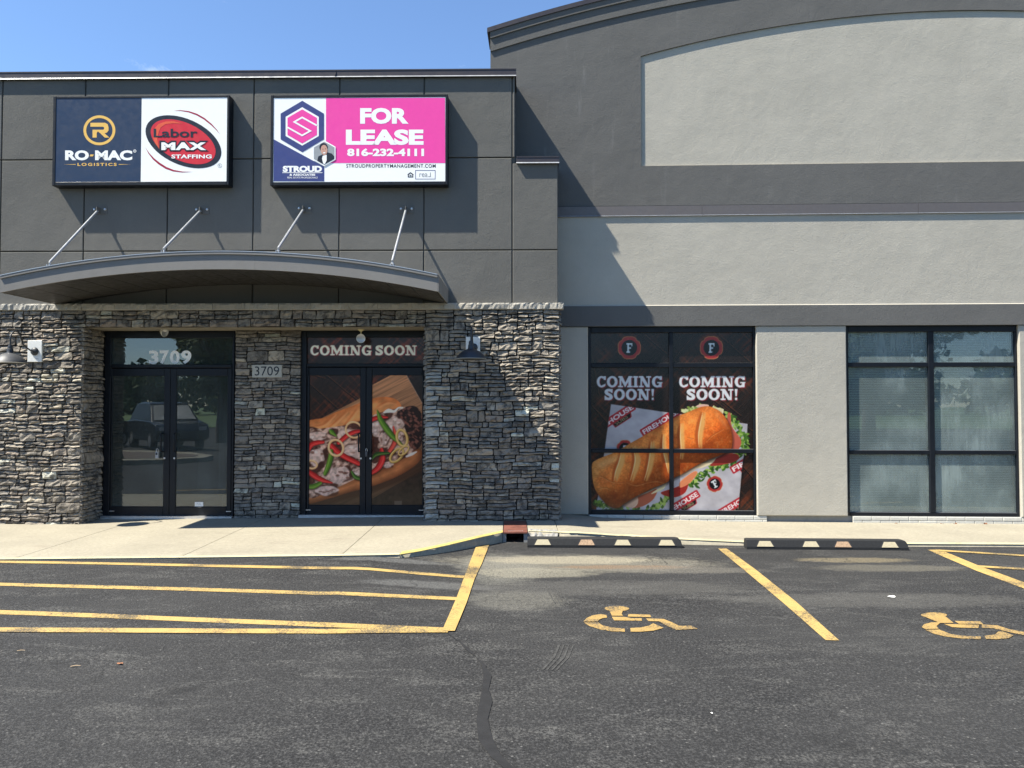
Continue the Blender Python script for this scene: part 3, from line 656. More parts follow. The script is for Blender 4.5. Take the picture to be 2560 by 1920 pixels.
ztext('lettering', 'STAFFING', M['signwhite'], pw, ZL, 1482, 783, 1830, 817, 4, .03, 1.05)
def swoosh(pts, wmax):
    n = len(pts); o_, i_ = [], []
    for k, (x, y) in enumerate(pts):
        x2, y2 = pts[min(k+1, n-1)]; x1, y1 = pts[max(k-1, 0)]; L = math.hypot(x2-x1, y2-y1); w = wmax*math.sin(math.pi*k/(n-1))
        o_.append((x-(y2-y1)/L*w, y+(x2-x1)/L*w)); i_.append((x+(y2-y1)/L*w, y-(x2-x1)/L*w))
    return o_, i_
c1 = ellipse(1560, 700, 352, 205, 27, 30, -100, -8); o_, i_ = swoosh([(1498, 404), (1560, 402), (1630, 412), (1700, 436), (1765, 473), (1825, 522), (1870, 568), (1904, 612)], 7); ringp('red_swoosh', ZL, o_, i_, M['crimson'], pw, 1, False)
o_, i_ = swoosh([(1255, 718), (1285, 770), (1325, 818), (1375, 860), (1435, 898), (1500, 922), (1575, 933), (1665, 932)], 9); ringp('red_swoosh', ZL, o_, i_, M['crimson'], pw, 1, False)
ringp('registered_mark', ZL, ellipse(1899, 878, 19, 19, n=20), ellipse(1899, 878, 16, 16, n=20), M['grey'], pw, 1); ztext('registered_mark', 'R', M['grey'], pw, ZL, 1892, 868, 1907, 888, 1, 0)
ZR = (640, 160, 3.456)
s2, a0, a1, b0, b1 = lightbox('dark framed wall sign, mostly pink, reading FOR LEASE with a phone number', 677, 238, 1119, 461.5, 684, 244.8, 1113, 453)
pf = panel('sign_face', M['signwhite'], s2, a0, a1, b0, b1)
flatp('pink_field', ZR, [(605, 293), (1633, 293), (1635, 856), (626, 856), (684, 822), (684, 718), (605, 672)], M['pink'], pf, 1)
flatp('indigo_field', ZR, [(152, 650), (590, 888), (590, 1014), (152, 1014)], M['indigo'], pf, 1)
def hexa(cx, cy, r, ry): return [(cx, cy-ry), (cx+r, cy-ry/2), (cx+r, cy+ry/2), (cx, cy+ry), (cx-r, cy+ry/2), (cx-r, cy-ry/2)]
flatp('indigo_hexagon', ZR, hexa(400, 540, 187, 222), M['indigo'], pf, 2)
flatp('white_hexagon', ZR, hexa(400, 540, 143, 166), M['signwhite'], pf, 3)
flatp('pink_hexagon', ZR, hexa(400, 540, 127, 147), M['pink'], pf, 4)
def stroke(name, pts, w, mat, par, o):
    out, inn = [], []
    n = len(pts)
    for k in range(n):
        p = Vector(pts[k]); a = (p-Vector(pts[k-1])).normalized() if k else None; b = (Vector(pts[k+1])-p).normalized() if k < n-1 else None
        t = ((a or b)+(b or a)).normalized(); nn = Vector((-t.y, t.x)); m = 1/max(.45, nn.dot(Vector((-(b or a).y, (b or a).x)))); out.append(tuple(p+nn*w*m)); inn.append(tuple(p-nn*w*m))
    ringp(name, ZR, out, inn, mat, par, o, False)
stroke('hexagon_line', [(526, 532), (400, 463), (332, 502), (470, 580)], 7, M['signwhite'], pf, 5)
stroke('hexagon_line', [(274, 549), (400, 619), (470, 580), (332, 502)], 7, M['signwhite'], pf, 5.6)
flatp('portrait_border', ZR, hexa(590, 772, 98, 112), M['signwhite'], pf, 5.4)
po = flatp('portrait', ZR, hexa(590, 772, 89, 100), M['grey'], pf, 6)
flatp('portrait_suit', ZR, [(530, 838), (540, 800), (575, 783), (620, 765), (655, 775), (677, 800), (677, 822), (592, 870), (560, 855)], M['ink'], po, 7)
flatp('portrait_shirt', ZR, [(578, 795), (612, 785), (612, 835), (596, 868), (582, 862), (572, 820)], M['signwhite'], po, 8)
flatp('portrait_hair', ZR, ellipse(585, 722, 36, 38, 0, 24), M['ink'], po, 7.4)
flatp('portrait_face', ZR, ellipse(590, 745, 29, 44, -4, 24), M['skin'], po, 9)
for e_ in ((580, 738), (602, 735)): flatp('portrait_eye', ZR, ellipse(e_[0], e_[1], 4, 3, 0, 8), M['ink'], po, 10)
flatp('portrait_smile', ZR, [(580, 766), (603, 764), (598, 774), (585, 775)], M['signwhite'], po, 10)
ztext('lettering', 'STROUD', M['signwhite'], pf, ZR, 232, 880, 570, 934, 2, .06)
flatp('white_rule', ZR, [(228, 937), (575, 937), (575, 942), (228, 942)], M['signwhite'], pf, 2)
ztext('lettering', '& ASSOCIATES', M['signwhite'], pf, ZR, 290, 948, 512, 966, 2, .04)
ztext('lettering', 'REAL ESTATE PROFESSIONALS', M['signwhite'], pf, ZR, 272, 974, 533, 989, 2, 0.)
letters('FOR', M['signwhite'], pf, LF, 640+900.0/3.456, 160+380.0/3.456, 640+1318.0/3.456, 160+518.0/3.456, FD, 0.05, 1.6)
letters('LEASE', M['signwhite'], pf, LF, 640+777.0/3.456, 160+566.0/3.456, 640+1448.0/3.456, 160+700.0/3.456, FD, 0.05, 1.6)
letters('816-232-4111', M['signwhite'], pf, LF, 640+788.0/3.456, 160+730.0/3.456, 640+1452.0/3.456, 160+797.0/3.456, FD, 0.045, 1.6)
ztext('lettering', 'STROUDPROPERTYMANAGEMENT.COM', M['ink'], pf, ZR, 780, 865, 1552, 896, 1, .012, 1.12)
ringp('logo_box', ZR, [(1376, 917), (1550, 917), (1550, 996), (1376, 996)], [(1380, 921), (1546, 921), (1546, 992), (1380, 992)], M['indigo'], pf, 1)
ztext('lettering', 'rea', M['grey'], pf, ZR, 1411, 944, 1482, 976, 1, 0.); flatp('lettering', ZR, [(1504, 937), (1510, 937), (1510, 976), (1488, 976), (1488, 970), (1504, 970)], M['grey'], pf, 1)
ringp('house_mark', ZR, [(1335, 934), (1362, 954), (1358, 960), (1358, 980), (1312, 980), (1312, 960), (1308, 954)], [(1335, 945), (1352, 957), (1350, 960), (1350, 973), (1320, 973), (1320, 960), (1318, 957)], M['ink'], pf, 1)
for y_ in (958, 965): flatp('house_mark', ZR, [(1327, y_), (1343, y_), (1343, y_+4), (1327, y_+4)], M['ink'], pf, 1)
# ------------------------------------------------------------------ right block
def rp(x, y, d=0.): return RF.pix(x, y, d)
Q = lambda x, y: (1200+x/1.6265, y/1.6265)
zf0, zf1 = rp(1900, 537)[1], rp(1900, 511)[1]                # flashing bottom / top
zb0, zb1 = rp(1900, 814.5)[1], rp(1900, 762)[1]              # lower dark band
uw = rp(1226, 200)[0]; uE = 10.5; uP = (uw+2*rp(2392, 200)[0]-uw)/1
uc = rp(2392, 100)[0]; Rb = lambda us, zp, rad: [zp-(rad-math.sqrt(rad*rad-(u-uc)**2)) for u in us]
k_ = rp(1281, 500)[0]-rp(1280, 500)[0]
def arc_fit(p, q):                                          # circle about u=uc through two pixels
    a, b = rp(*p), rp(*q); d1, d2 = (a[0]-uc)**2, (b[0]-uc)**2
    r = (d1-d2)/(2*(b[1]-a[1])); 
    for _ in range(20):
        f = (r-math.sqrt(r*r-d1))-(r-math.sqrt(r*r-d2))-(b[1]-a[1]); r2 = r*1.0001
        f2 = (r2-math.sqrt(r2*r2-d1))-(r2-math.sqrt(r2*r2-d2))-(b[1]-a[1]); r -= f*(r2-r)/(f2-f)
    return r, b[1]+(r-math.sqrt(r*r-d2))
rO, zO = arc_fit((1220, 76), (1485, 1)); rI, zI = arc_fit((1602, 140), (1876, 77))
uR2 = 2*uc-uw; us_ = [uw+(uR2-uw)*i/80 for i in range(81)]
br = thing('gabled_shop_block', RF, 4, .3, 0, 'taller pale and slate grey stucco shop block with arched parapet and two large windows', 'building')
pL, pR_ = rp(1602.7, 300)[0], 2*uc-rp(1602.7, 300)[0]; zPb = rp(1900, 411.5)[1]
o1, o2, o3 = rp(1228, 76)[1]-rp(1228, 101)[1], rp(1228, 76)[1]-rp(1228, 132)[1], 0
top = Rb(us_, zO, rO)
mb = MB(); mb.strip(us_, [z-o2+.004 for z in top], [z-.03 for z in top], .02, .45); obj('parapet_core', mb, M['dark2'], br)
mb = MB(); ul = [u for u in us_ if u < pL]+[pL]; tl_ = Rb(ul, zO, rO); mb.strip(ul, [zf1]*len(ul), [z-o2 for z in tl_], 0, .45)
ur = [pR_]+[u for u in us_ if u > pR_]; tr_ = Rb(ur, zO, rO); mb.strip(ur, [zf1]*len(ur), [z-o2 for z in tr_], 0, .45)
um_ = [pL]+[u for u in us_ if pL < u < pR_]+[pR_]; mb.strip(um_, Rb(um_, zI, rI), [z-o2 for z in Rb(um_, zO, rO)], 0, .45)
mb.box(pL, pR_, 0, .45, zf1, zPb); obj('slate_wall', mb, M['dark2'], br)
mb = MB(); mb.box(pL-.1, pR_+.1, .024, .2, zPb-.1, zI+.1); 
mb = MB(); mb.strip(um_, [zPb-.0]*len(um_), Rb(um_, zI, rI), .026, .2); obj('arched_panel', mb, M['light'], br)
mb = MB(); mb.add([(pL, .001, zPb+.004), (pR_, .001, zPb+.004), (pR_, .025, zPb+.012), (pL, .025, zPb+.012)], [(0, 1, 2, 3)]); obj('panel_sill', mb, M['light'], br)
mb = MB(); mb.strip(us_, [z-o2 for z in top], [z-o1+.001 for z in top], -.022, .019); obj('cornice_band', mb, M['dark2'], br)
mb = MB(); mb.strip(us_, [z-o1 for z in top], [z-.001 for z in top], -.045, .019); obj('cornice_band', mb, M['dark2'], br)
t2 = [uw-.045]+us_+[uR2+.045]; tz = Rb(t2, zO, rO)
mb = MB(); mb.strip(t2, [z-.055 for z in tz], [z+.012 for z in tz], -.062, .5); obj('coping', mb, M['coping'], br)
# flashing in lengths
fs_ = [uw, rp(1754.5, 525)[0], rp(2294, 515)[0], rp(2294, 515)[0]*2-rp(1754.5, 525)[0], uE]
for a, b in zip(fs_, fs_[1:]):
    mb = MB(); mb.box(a+.002, b-.002, -.018, .3, zf0, zf1-.01); f = obj('flashing', mb, M['flash'], br)
    mb = MB(); mb.add([(a+.002, -.0185, zf0+.006), (b-.002, -.0185, zf0+.006), (b-.002, -.026, zf0-.006), (a+.002, -.026, zf0-.006)], [(0, 3, 2, 1), (0, 1, 2, 3)]); obj('drip_edge', mb, M['lip'], f)
mb = MB(); mb.box(uw, uE, .001, .3, zf1-.0095, zf1-.0005); obj('reveal_joint', mb, M['groove'], br)
mb = MB(); mb.box(uw, uE, 0, .3, zb1+.0005, zf0-.0005); obj('pale_wall', mb, M['light'], br)
mb = MB(); mb.box(uw, uE, -.024, .3, zb0, zb1-.008); obj('slate_band', mb, M['dark2'], br)
mb = MB(); mb.add([(uw, -.0245, zb1-.009), (uE, -.0245, zb1-.009), (uE, -.001, zb1+.0045), (uw, -.001, zb1+.0045)], [(0, 1, 2, 3)]); obj('band_top_slope', mb, M['light'], br)
# windows
WD = .09
def rwall(x, y, d=WD): return RF.pix(x, y, d)
A0, A1 = rp(1470.5, 1050)[0], rp(1892, 1050)[0]; B0, B1 = rp(2118, 1050)[0], rp(2551, 1050)[0]
zsill = rp(1900, 1287)[1]; zp0 = rp(2000, 1290)[1]
piers = [(uw, A0), (A1, B0), (B1, uE)]
for i, (a, b) in enumerate(piers):
    mb = MB(); mb.bbox(a, b, 0, .3, zp0, zb0-.0005, .012); obj('pale_pier', mb, M['light'], br)
mb = MB(); mb.box(uw, uE, .062, .3, -.3, zp0-.0005); obj('foundation', mb, M['found'], br)
rb_ = random.Random(2); hb = (zp0-(-.035))/2
for (a, b, base) in ((A0+.01, A1+.14, .0), (B0+.07, B1+.12, .03)):
    for row in range(2):
        z0 = zp0-.003-(row+1)*.0565; x = a-(.13 if row else 0)
        while x < b:
            w = .262; x0, x1 = max(x, a), min(x+w, b)
            if x1-x0 > .03:
                mb = MB(); mb.bbox(x0+.003, x1-.003, .012+rb_.uniform(-.002, .002), .0615, z0+.003, z0+.0545, .006); obj('brick', mb, M['brick'], br)
            x += w
    mb = MB(); mb.box(a, b, .02, .0612, zp0-.122, zp0-.001); obj('mortar_bed', mb, M['found'], br)
def window(label, X, Ym, top_, bot, u0, u1, glassmat):
    """X: pane l/r pairs; Ym: pane top/bottom triples (pixels)"""
    t = thing('shop_window', RF, (u0+u1)/2, WD, zp0, label, 'window')
    ps = []; uu = [rwall(x, 1050)[0] for x in X]; zz = [rwall((X[0]+X[3])/2, y)[1] for y in Ym]
    f0, f1 = WD-.045, WD+.05; mb = MB()
    mb.bbox(u0+.001, uu[0], f0, f1, zp0, zb0-.001); mb.bbox(uu[3], u1-.001, f0, f1, zp0, zb0-.001); mb.bbox(uu[1], uu[2], f0, f1, zz[5], zz[0])
    mb.bbox(uu[0]+.0005, uu[3]-.0005, f0+.0005, f1, zz[0], zb0-.001); mb.bbox(uu[0]+.0005, uu[3]-.0005, f0+.0005, f1, zp0, zz[5])
    for k in (1, 3):
        for i in (0, 2): mb.bbox(uu[i]+.0005, uu[i+1]-.0005, f0+.003, f1, zz[k+1], zz[k])
    obj('frame', mb, M['alum'], t)
    for k in (1, 3, 5):                                      # bright upper noses of the rails
        for i in (0, 2):
            m2 = MB(); z = zz[k]; m2.add([(uu[i]+.002, WD-.004, z+.004), (uu[i+1]-.002, WD-.004, z+.004), (uu[i+1]-.002, f0+.004, z+.0005), (uu[i]+.002, f0+.004, z+.0005)], [(3, 2, 1, 0)]); obj('glazing_bead', m2, M['lampgrey'], t)
    for k in (0, 2, 4):
        for i in (0, 2):
            m2 = MB(); m2.box(uu[i], uu[i+1], WD, WD+.006, zz[k+1], zz[k]); ps.append((obj('pane', m2, glassmat, t), uu[i], uu[i+1], zz[k+1], zz[k]))
    return t, ps
wA, psA = window('large black framed window covered by a sandwich poster with COMING SOON twice', (1477.5, 1672.5, 1682.5, 1882), (832, 908, 919, 1122.5, 1132, 1275.5), 0, 0, A0, A1, M['glass'])
wB, psB = window('large black framed window with closed pale blinds at the right edge', (2120, 2319.5, 2333.5, 2536), (830, 906.5, 917.5, 1126, 1136, 1281), 0, 0, B0, B1, M['glassW'])
# blinds and room behind window B
bd = thing('window_blind', RF, (B0+B1)/2, WD+.1, zp0, 'closed pale horizontal slat blind behind the right shop window', 'blind', None)
mid = (psB[0][2]+psB[1][1])/2
for (a, b) in ((B0+.03, mid-.01), (mid+.01, B1-.03)):
    mb = MB(); z = zp0+.03
    while z < zb0-.06:
        mb.add([(a, WD+.09, z), (b, WD+.09, z), (b, WD+.105, z+.0195), (a, WD+.105, z+.019)], [(0, 1, 2, 3)]); z += .0245
    obj('slats', mb, M['blind'], bd, kind='stuff')
    mb = MB(); mb.box(a, b, WD+.1, WD+.14, zb0-.06, zb0-.02); obj('headrail', mb, M['blind'], bd)
rr_ = thing('shop_interior', RF, 5, 2, 0, 'dark unlit room behind the slat blind of the right shop window', 'interior')
mb = MB(); mb.box(uw+.1, uE, 3, 3.1, -.1, 3); obj('back_wall', mb, M['interior'], rr_)
mb = MB(); mb.box(uw+.1, uE, .31, 3, 2.85, 2.9); obj('ceiling', mb, M['interior'], rr_)
mb = MB(); mb.box(uw+.1, uE, .31, 3, -.1, -.06); obj('floor', mb, M['interior'], rr_)
# ------------------------------------------------------------------ printed posters: inks laid on a fine vertex grid
class Canvas:
    def __init__(s, x0, y0, x1, y1, step):
        s.x0, s.y0, s.st = x0, y0, step; s.w, s.h = int((x1-x0)/step)+1, int((y1-y0)/step)+1
        s.X, s.Y = np.meshgrid(x0+np.arange(s.w)*step, y0+np.arange(s.h)*step); s.a = np.zeros((s.h, s.w, 3))
    def noise(s, sx, sy, ang=0, seed=0, octs=3):
        r = np.random.default_rng(seed); c, n_ = math.cos(R(ang)), math.sin(R(ang)); out = np.zeros_like(s.X); amp = 1; tot = 0
        U, V = (s.X*c+s.Y*n_)/sx, (-s.X*n_+s.Y*c)/sy
        for _ in range(octs):
            g = r.random((128, 128)); u, v = U % 128, V % 128; i, j = u.astype(int), v.astype(int); fu, fv = u-i, v-j
            fu = fu*fu*(3-2*fu); fv = fv*fv*(3-2*fv); i2, j2 = (i+1) % 128, (j+1) % 128; i %= 128; j %= 128
            out += amp*((g[j, i]*(1-fu)+g[j, i2]*fu)*(1-fv)+(g[j2, i]*(1-fu)+g[j2, i2]*fu)*fv); tot += amp; amp *= .5; U = U*2+7; V = V*2+3
        return out/tot
    def put(s, m, c):
        if not isinstance(c, np.ndarray): c = np.array(c, float)
        m = m[..., None]; s.a = s.a*(1-m)+c*m
    def mask(s, pts, soft=0.):
        P_ = np.array(pts, float); n = len(P_); e = max(soft, s.st*.6); M_ = np.zeros(s.X.shape); D_ = np.full(s.X.shape, -99.)
        lo, hi = P_.min(0)-e*1.1-s.st, P_.max(0)+e*1.1+s.st
        c0, c1, r0, r1 = max(0, int((lo[0]-s.x0)/s.st)), min(s.w, int((hi[0]-s.x0)/s.st)+2), max(0, int((lo[1]-s.y0)/s.st)), min(s.h, int((hi[1]-s.y0)/s.st)+2)
        if c0 >= c1 or r0 >= r1: return M_, D_
        X, Y = s.X[r0:r1, c0:c1], s.Y[r0:r1, c0:c1]; d = np.full(X.shape, 1e9); ins = np.zeros(X.shape, bool)
        for i in range(n):
            (ax, ay), (bx, by) = P_[i], P_[(i+1) % n]; dx, dy = bx-ax, by-ay
            t = np.minimum(np.maximum(((X-ax)*dx+(Y-ay)*dy)/(dx*dx+dy*dy+1e-9), 0), 1)
            d = np.minimum(d, (X-ax-t*dx)**2+(Y-ay-t*dy)**2)
            if ay != by: ins ^= ((ay > Y) != (by > Y)) & (X < (Y-ay)*dx/dy+ax)
        d = np.sqrt(d); d = np.where(ins, d, -d); M_[r0:r1, c0:c1] = np.clip(d/(2*e)+.5, 0, 1); D_[r0:r1, c0:c1] = d
        return M_, D_
    def poly(s, pts, c, soft=0., smooth=False, alpha=1.):
        if smooth: pts = spline(pts)
        m, d = s.mask(pts, soft); s.put(m*alpha, c); return m, d
    def line(s, pts, w, c, soft=0., alpha=1., smooth=True):
        """w: width, or widths along the line"""
        if smooth: pts = spline(pts, False)
        P_ = np.array(pts, float); n = len(P_); ws = np.interp(np.linspace(0, 1, n), np.linspace(0, 1, len(w)), w) if isinstance(w, (list, tuple)) else np.full(n, float(w))
        best = np.full(s.X.shape, -1e9); side = np.zeros_like(best)
        for i in range(n-1):
            (ax, ay), (bx, by) = P_[i], P_[i+1]; dx, dy = bx-ax, by-ay; L = math.hypot(dx, dy)+1e-9
            t = np.clip(((s.X-ax)*dx+(s.Y-ay)*dy)/(L*L), 0, 1); d = np.hypot(s.X-ax-t*dx, s.Y-ay-t*dy); wi = ws[i]*(1-t)+ws[i+1]*t
            q = wi/2-d; b = q > best; side = np.where(b, ((s.X-ax)*dy-(s.Y-ay)*dx)/L/(wi/2+1e-6), side); best = np.maximum(best, q)
        e = max(soft, s.st*.6); m = np.clip(best/(2*e)+.5, 0, 1)*alpha; s.put(m, c); return m, side
    def tris(s, v, t, c, alpha=1.):
        ss = 3; acc = np.zeros(s.X.shape)
        for (i, j, k) in t:
            a, b, q = v[i], v[j], v[k]; lo = np.minimum(np.minimum(a, b), q)-s.st; hi = np.maximum(np.maximum(a, b), q)+s.st
            c0, c1 = max(0, int((lo[0]-s.x0)/s.st)), min(s.w, int((hi[0]-s.x0)/s.st)+2); r0, r1 = max(0, int((lo[1]-s.y0)/s.st)), min(s.h, int((hi[1]-s.y0)/s.st)+2)
            if c0 >= c1 or r0 >= r1: continue
            ar = (b[0]-a[0])*(q[1]-a[1])-(b[1]-a[1])*(q[0]-a[0])
            if abs(ar) < 1e-9: continue
            sg = 1 if ar > 0 else -1; X, Y = s.X[r0:r1, c0:c1], s.Y[r0:r1, c0:c1]
            for ox in range(ss):
                for oy in range(ss):
                    x, y = X+((ox+.5)/ss-.5)*s.st, Y+((oy+.5)/ss-.5)*s.st; m = np.ones(X.shape, bool)
                    for p1, p2 in ((a, b), (b, q), (q, a)): m &= sg*((p2[0]-p1[0])*(y-p1[1])-(p2[1]-p1[1])*(x-p1[0])) >= 0
                    acc[r0:r1, c0:c1] += m/(ss*ss)
        s.put(np.clip(acc, 0, 1)*alpha, c)
    def text(s, st_, x0, y0, x1, y1, c, bold=.04, ang=0, alpha=1., space=1.):
        """(x0,y0)-(x1,y1) is the unrotated box; rotation about its centre"""
        v, t = text_mesh(st_, bold, space); cx, cy = (x0+x1)/2, (y0+y1)/2; q = np.stack([(v[:, 0]-.5)*(x1-x0), (.5-v[:, 1])*(y1-y0)], 1)
        a = R(ang); q = np.stack([q[:, 0]*math.cos(a)-q[:, 1]*math.sin(a)+cx, q[:, 0]*math.sin(a)+q[:, 1]*math.cos(a)+cy], 1); s.tris(q, t, c, alpha)
    def slab(s, word, x0, y0, x1, y1, c, alpha=1.):
        """heavy slab-serif capitals"""
        wd = {'C': .86, 'O': .98, 'M': 1.25, 'I': .5, 'N': 1.08, 'G': .95, 'S': .78, '!': .38, ' ': .3, 'F': .85}
        tot = sum(wd[ch] for ch in word); k = (x1-x0)/tot; h = y1-y0; x = x0
        def box(a, b, u, v): s.poly([(x+a*k, y0+u*h), (x+b*k, y0+u*h), (x+b*k, y0+v*h), (x+a*k, y0+v*h)], c, alpha=alpha)
        def pl(p): s.poly([(x+a*k, y0+b*h) for a, b in p], c, alpha=alpha)
        def ell(cx, rx, ry, ix, iy, t0=0, t1=360):
            n = 26; o = [(cx+rx*math.cos(R(t)), .5+ry*math.sin(R(t))) for t in np.linspace(t0, t1, n)]; i = [(cx+ix*math.cos(R(t)), .5+iy*math.sin(R(t))) for t in np.linspace(t1, t0, n)]
            pl(o+i)
        for ch in word:
            W = wd[ch]
            if ch == 'O': ell(W/2, W*.47, .52, W*.21, .33)
            elif ch in 'CG':
                ell(W*.52, W*.48, .52, W*.2, .34, 48, 312); box(W*.72, W*.94, 0, .34)
                if ch == 'C': pl([(W*.68, .78), (W*.92, .66), (W*.9, .86), (W*.75, .97)])
                else: box(W*.52, W*.98, .52, .64); box(W*.68, W*.92, .55, 1.0)
            elif ch == 'S':
                v, t = text_mesh('S', .05); q = np.stack([x+(.04+v[:, 0]*.9)*W*k, y0+(1-v[:, 1])*h*1.04-.02*h], 1); s.tris(q, t, c, alpha); box(W*.74, W*.9, 0, .34); box(W*.06, W*.22, .66, 1)
            elif ch == 'I': box(W*.27, W*.73, 0, 1); box(W*.06, W*.94, 0, .14); box(W*.06, W*.94, .86, 1)
            elif ch == 'F': box(W*.16, W*.42, 0, 1); box(W*.02, W*.9, 0, .16); box(W*.76, W*.92, 0, .34); box(W*.3, W*.72, .43, .58); box(W*.02, W*.58, .86, 1)
            elif ch == 'N': box(W*.14, W*.27, 0, 1); box(W*.73, W*.86, 0, 1); pl([(W*.04, 0), (W*.36, 0), (W*.86, 1), (W*.6, 1)]); box(W*.02, W*.3, 0, .14); box(W*.02, W*.4, .86, 1); box(W*.6, W*.98, 0, .14)
            elif ch == 'M': box(W*.1, W*.22, 0, 1); box(W*.7, W*.9, 0, 1); pl([(W*.06, 0), (W*.3, 0), (W*.55, .72), (W*.47, 1)]); pl([(W*.94, 0), (W*.72, 0), (W*.42, .75), (W*.48, 1)]); box(W*.02, W*.26, 0, .14); box(W*.74, W*.98, 0, .14); box(W*.0, W*.34, .86, 1); box(W*.62, W*1.0, .86, 1)
            elif ch == '!': pl([(W*.22, 0), (W*.82, 0), (W*.66, .66), (W*.38, .66)]); box(W*.3, W*.74, .78, 1)
            x += W*k
def spline(pts, closed=True, n=6):
    P_ = [np.array(p, float) for p in pts]; N_ = len(P_); out = []
    for i in range(N_ if closed else N_-1):
        g = (lambda k: P_[k % N_]) if closed else (lambda k: P_[min(max(k, 0), N_-1)])
        a, b, c, d = g(i-1), g(i), g(i+1), g(i+2)
        for t in np.linspace(0, 1, n, endpoint=False): out.append(tuple(.5*((2*b)+(c-a)*t+(2*a-5*b+4*c-d)*t*t+(3*b-a-3*c+d)*t**3)))
    if not closed: out.append(tuple(P_[-1]))
    return out
def lin(c): c = np.array(c, float)/255.; return np.where(c < .04045, c/12.92, ((c+.055)/1.055)**2.4)
def rgb(*c): return np.array(c, float)/255.
def woodbg(cv, seed, seams):
    n1 = cv.noise(260, 16, -45, seed, 4); n2 = cv.noise(14, 260, -45, seed+1, 3); big = cv.noise(170, 170, 0, seed+2, 3)
    f = np.clip((n1-.47)*5, 0, 1)*np.clip((big-.42)*4, 0, 1); base = rgb(38, 28, 26)+(rgb(92, 44, 28)-rgb(38, 28, 26))*f[..., None]
    k = np.clip((n2-.55)*7, 0, 1)*np.clip((big-.38)*4, 0, 1); base = base+(rgb(120, 62, 36)-base)*(k*.45)[..., None]
    base = base*(.72+.5*cv.noise(70, 9, -45, seed+5, 3))[..., None]; cv.a = np.clip(base, 0, 1)
    for p in seams:
        cv.line(p, 9, rgb(12, 9, 10), 3, .8, False); cv.line([(x+6, y-5) for x, y in p], 3, rgb(150, 92, 62), 1.5, .7, False)
def emblem(cv, cx, cy, r, ang=0):
    o = []; 
    for t in np.linspace(0, 360, 96, endpoint=False):
        k = .5+.5*math.cos(R(4*t)); rr = r*(.90+.10*abs(math.sin(R(2*t+0)))**.5 - .05*(abs(math.cos(R(2*t+45)))>.96)); rr = r*(1-.085*abs(math.cos(R(4*t+0)))**6*(1 if int((t+22.5)//45) % 2 else .4)); o.append((cx+rr*math.cos(R(t+ang)), cy+rr*math.sin(R(t+ang))))
    cv.poly(o, rgb(190, 120, 70)); cv.poly([(cx+(x-cx)*.94, cy+(y-cy)*.94) for x, y in o], rgb(165, 48, 48))
    el = [(cx+r*.66*math.cos(t), cy+r*.66*math.sin(t)) for t in np.linspace(0, 2*math.pi, 40, endpoint=False)]; cv.poly(el, rgb(14, 16, 20))
def rot_slab_F(cv, cx, cy, h, ang, c):
    a = R(ang); T = lambda x, y: (cx+h*(x*math.cos(a)-y*math.sin(a)), cy+h*(x*math.sin(a)+y*math.cos(a)))
    for x0, x1, y0, y1 in ((-.16, .06, -.5, .5), (-.32, .36, -.5, -.32), (.24, .36, -.5, -.14), (0, .26, -.08, .07), (-.3, .2, .36, .5)): cv.poly([T(x0, y0), T(x1, y0), T(x1, y1), T(x0, y1)], c)
def band_label(cv, cx, cy, L, ang, word, sub, flip=0):
    a = R(ang); T = lambda x, y: (cx+x*math.cos(a)-y*math.sin(a), cy+x*math.sin(a)+y*math.cos(a)); w = 34
    cv.poly([T(-L/2*.55, w*.4), T(L/2*.75, w*.4), T(L/2*.6, w*1.9), T(L/2*.5, w*2.05), T(-L/2*.5, w*2.05)], rgb(165, 40, 48))
    cv.poly([T(-L/2*.5, w*.5), T(L/2*.7, w*.5), T(L/2*.52, w*1.85), T(-L/2*.45, w*1.85)], rgb(20, 18, 20))
    cv.text(sub, *(lambda p: (p[0]-L*.2, p[1]-17, p[0]+L*.2, p[1]+17))(T(0, w*1.25)), rgb(150, 130, 95), .02, ang)
    cv.poly([T(-L/2, -w), T(L/2, -w), T(L/2+7, -w+8), T(L/2+7, w-8), T(L/2, w), T(-L/2, w), T(-L/2-7, w-8), T(-L/2-7, -w+8)], rgb(172, 40, 50))
    c_ = T(0, 0); cv.text(word, c_[0]-L*.47, c_[1]-20, c_[0]+L*.47, c_[1]+20, rgb(235, 225, 222), .03, ang)
def blob(cv, x, y, rx, ry, c, seed, soft=2, alpha=1.):
    r = random.Random(seed); n = 11; cv.poly([(x+rx*(1+r.uniform(-.3, .3))*math.cos(2*math.pi*i/n), y+ry*(1+r.uniform(-.3, .3))*math.sin(2*math.pi*i/n)) for i in range(n)], c, soft, True, alpha)
# ---- poster on window A, drawn in the coordinates of a 3.318x enlargement with its corner at (1460, 800)
ca = Canvas(50, 98, 1412, 1590, 3.3); ca.gain = .78
woodbg(ca, 5, [[(480, 110), (700, 300), (1000, 560), (1300, 800)], [(1120, 130), (1390, 365)], [(760, 120), (930, 118)], [(50, 700), (230, 900)], [(1040, 640), (1400, 930)], [(740, 330), (920, 110)], [(60, 300), (120, 620)], [(1300, 1200), (1412, 1330)]])
ca.a *= .95
pn_ = ca.noise(90, 70, 20, 31, 4); pap = np.clip(rgb(184, 180, 184)[None, None]*(.86+.26*pn_)[..., None], 0, 1)
paper = [(224, 698), (700, 768), (800, 780), (1357, 862), (1350, 1000), (1315, 1180), (1278, 1590), (700, 1590), (100, 1590), (110, 1500), (165, 1120)]
ca.poly([(x+10, y+12) for x, y in paper], rgb(14, 10, 10), 10, alpha=.6); m_pap, _ = ca.poly(paper, pap)
sv = ca.a.copy()
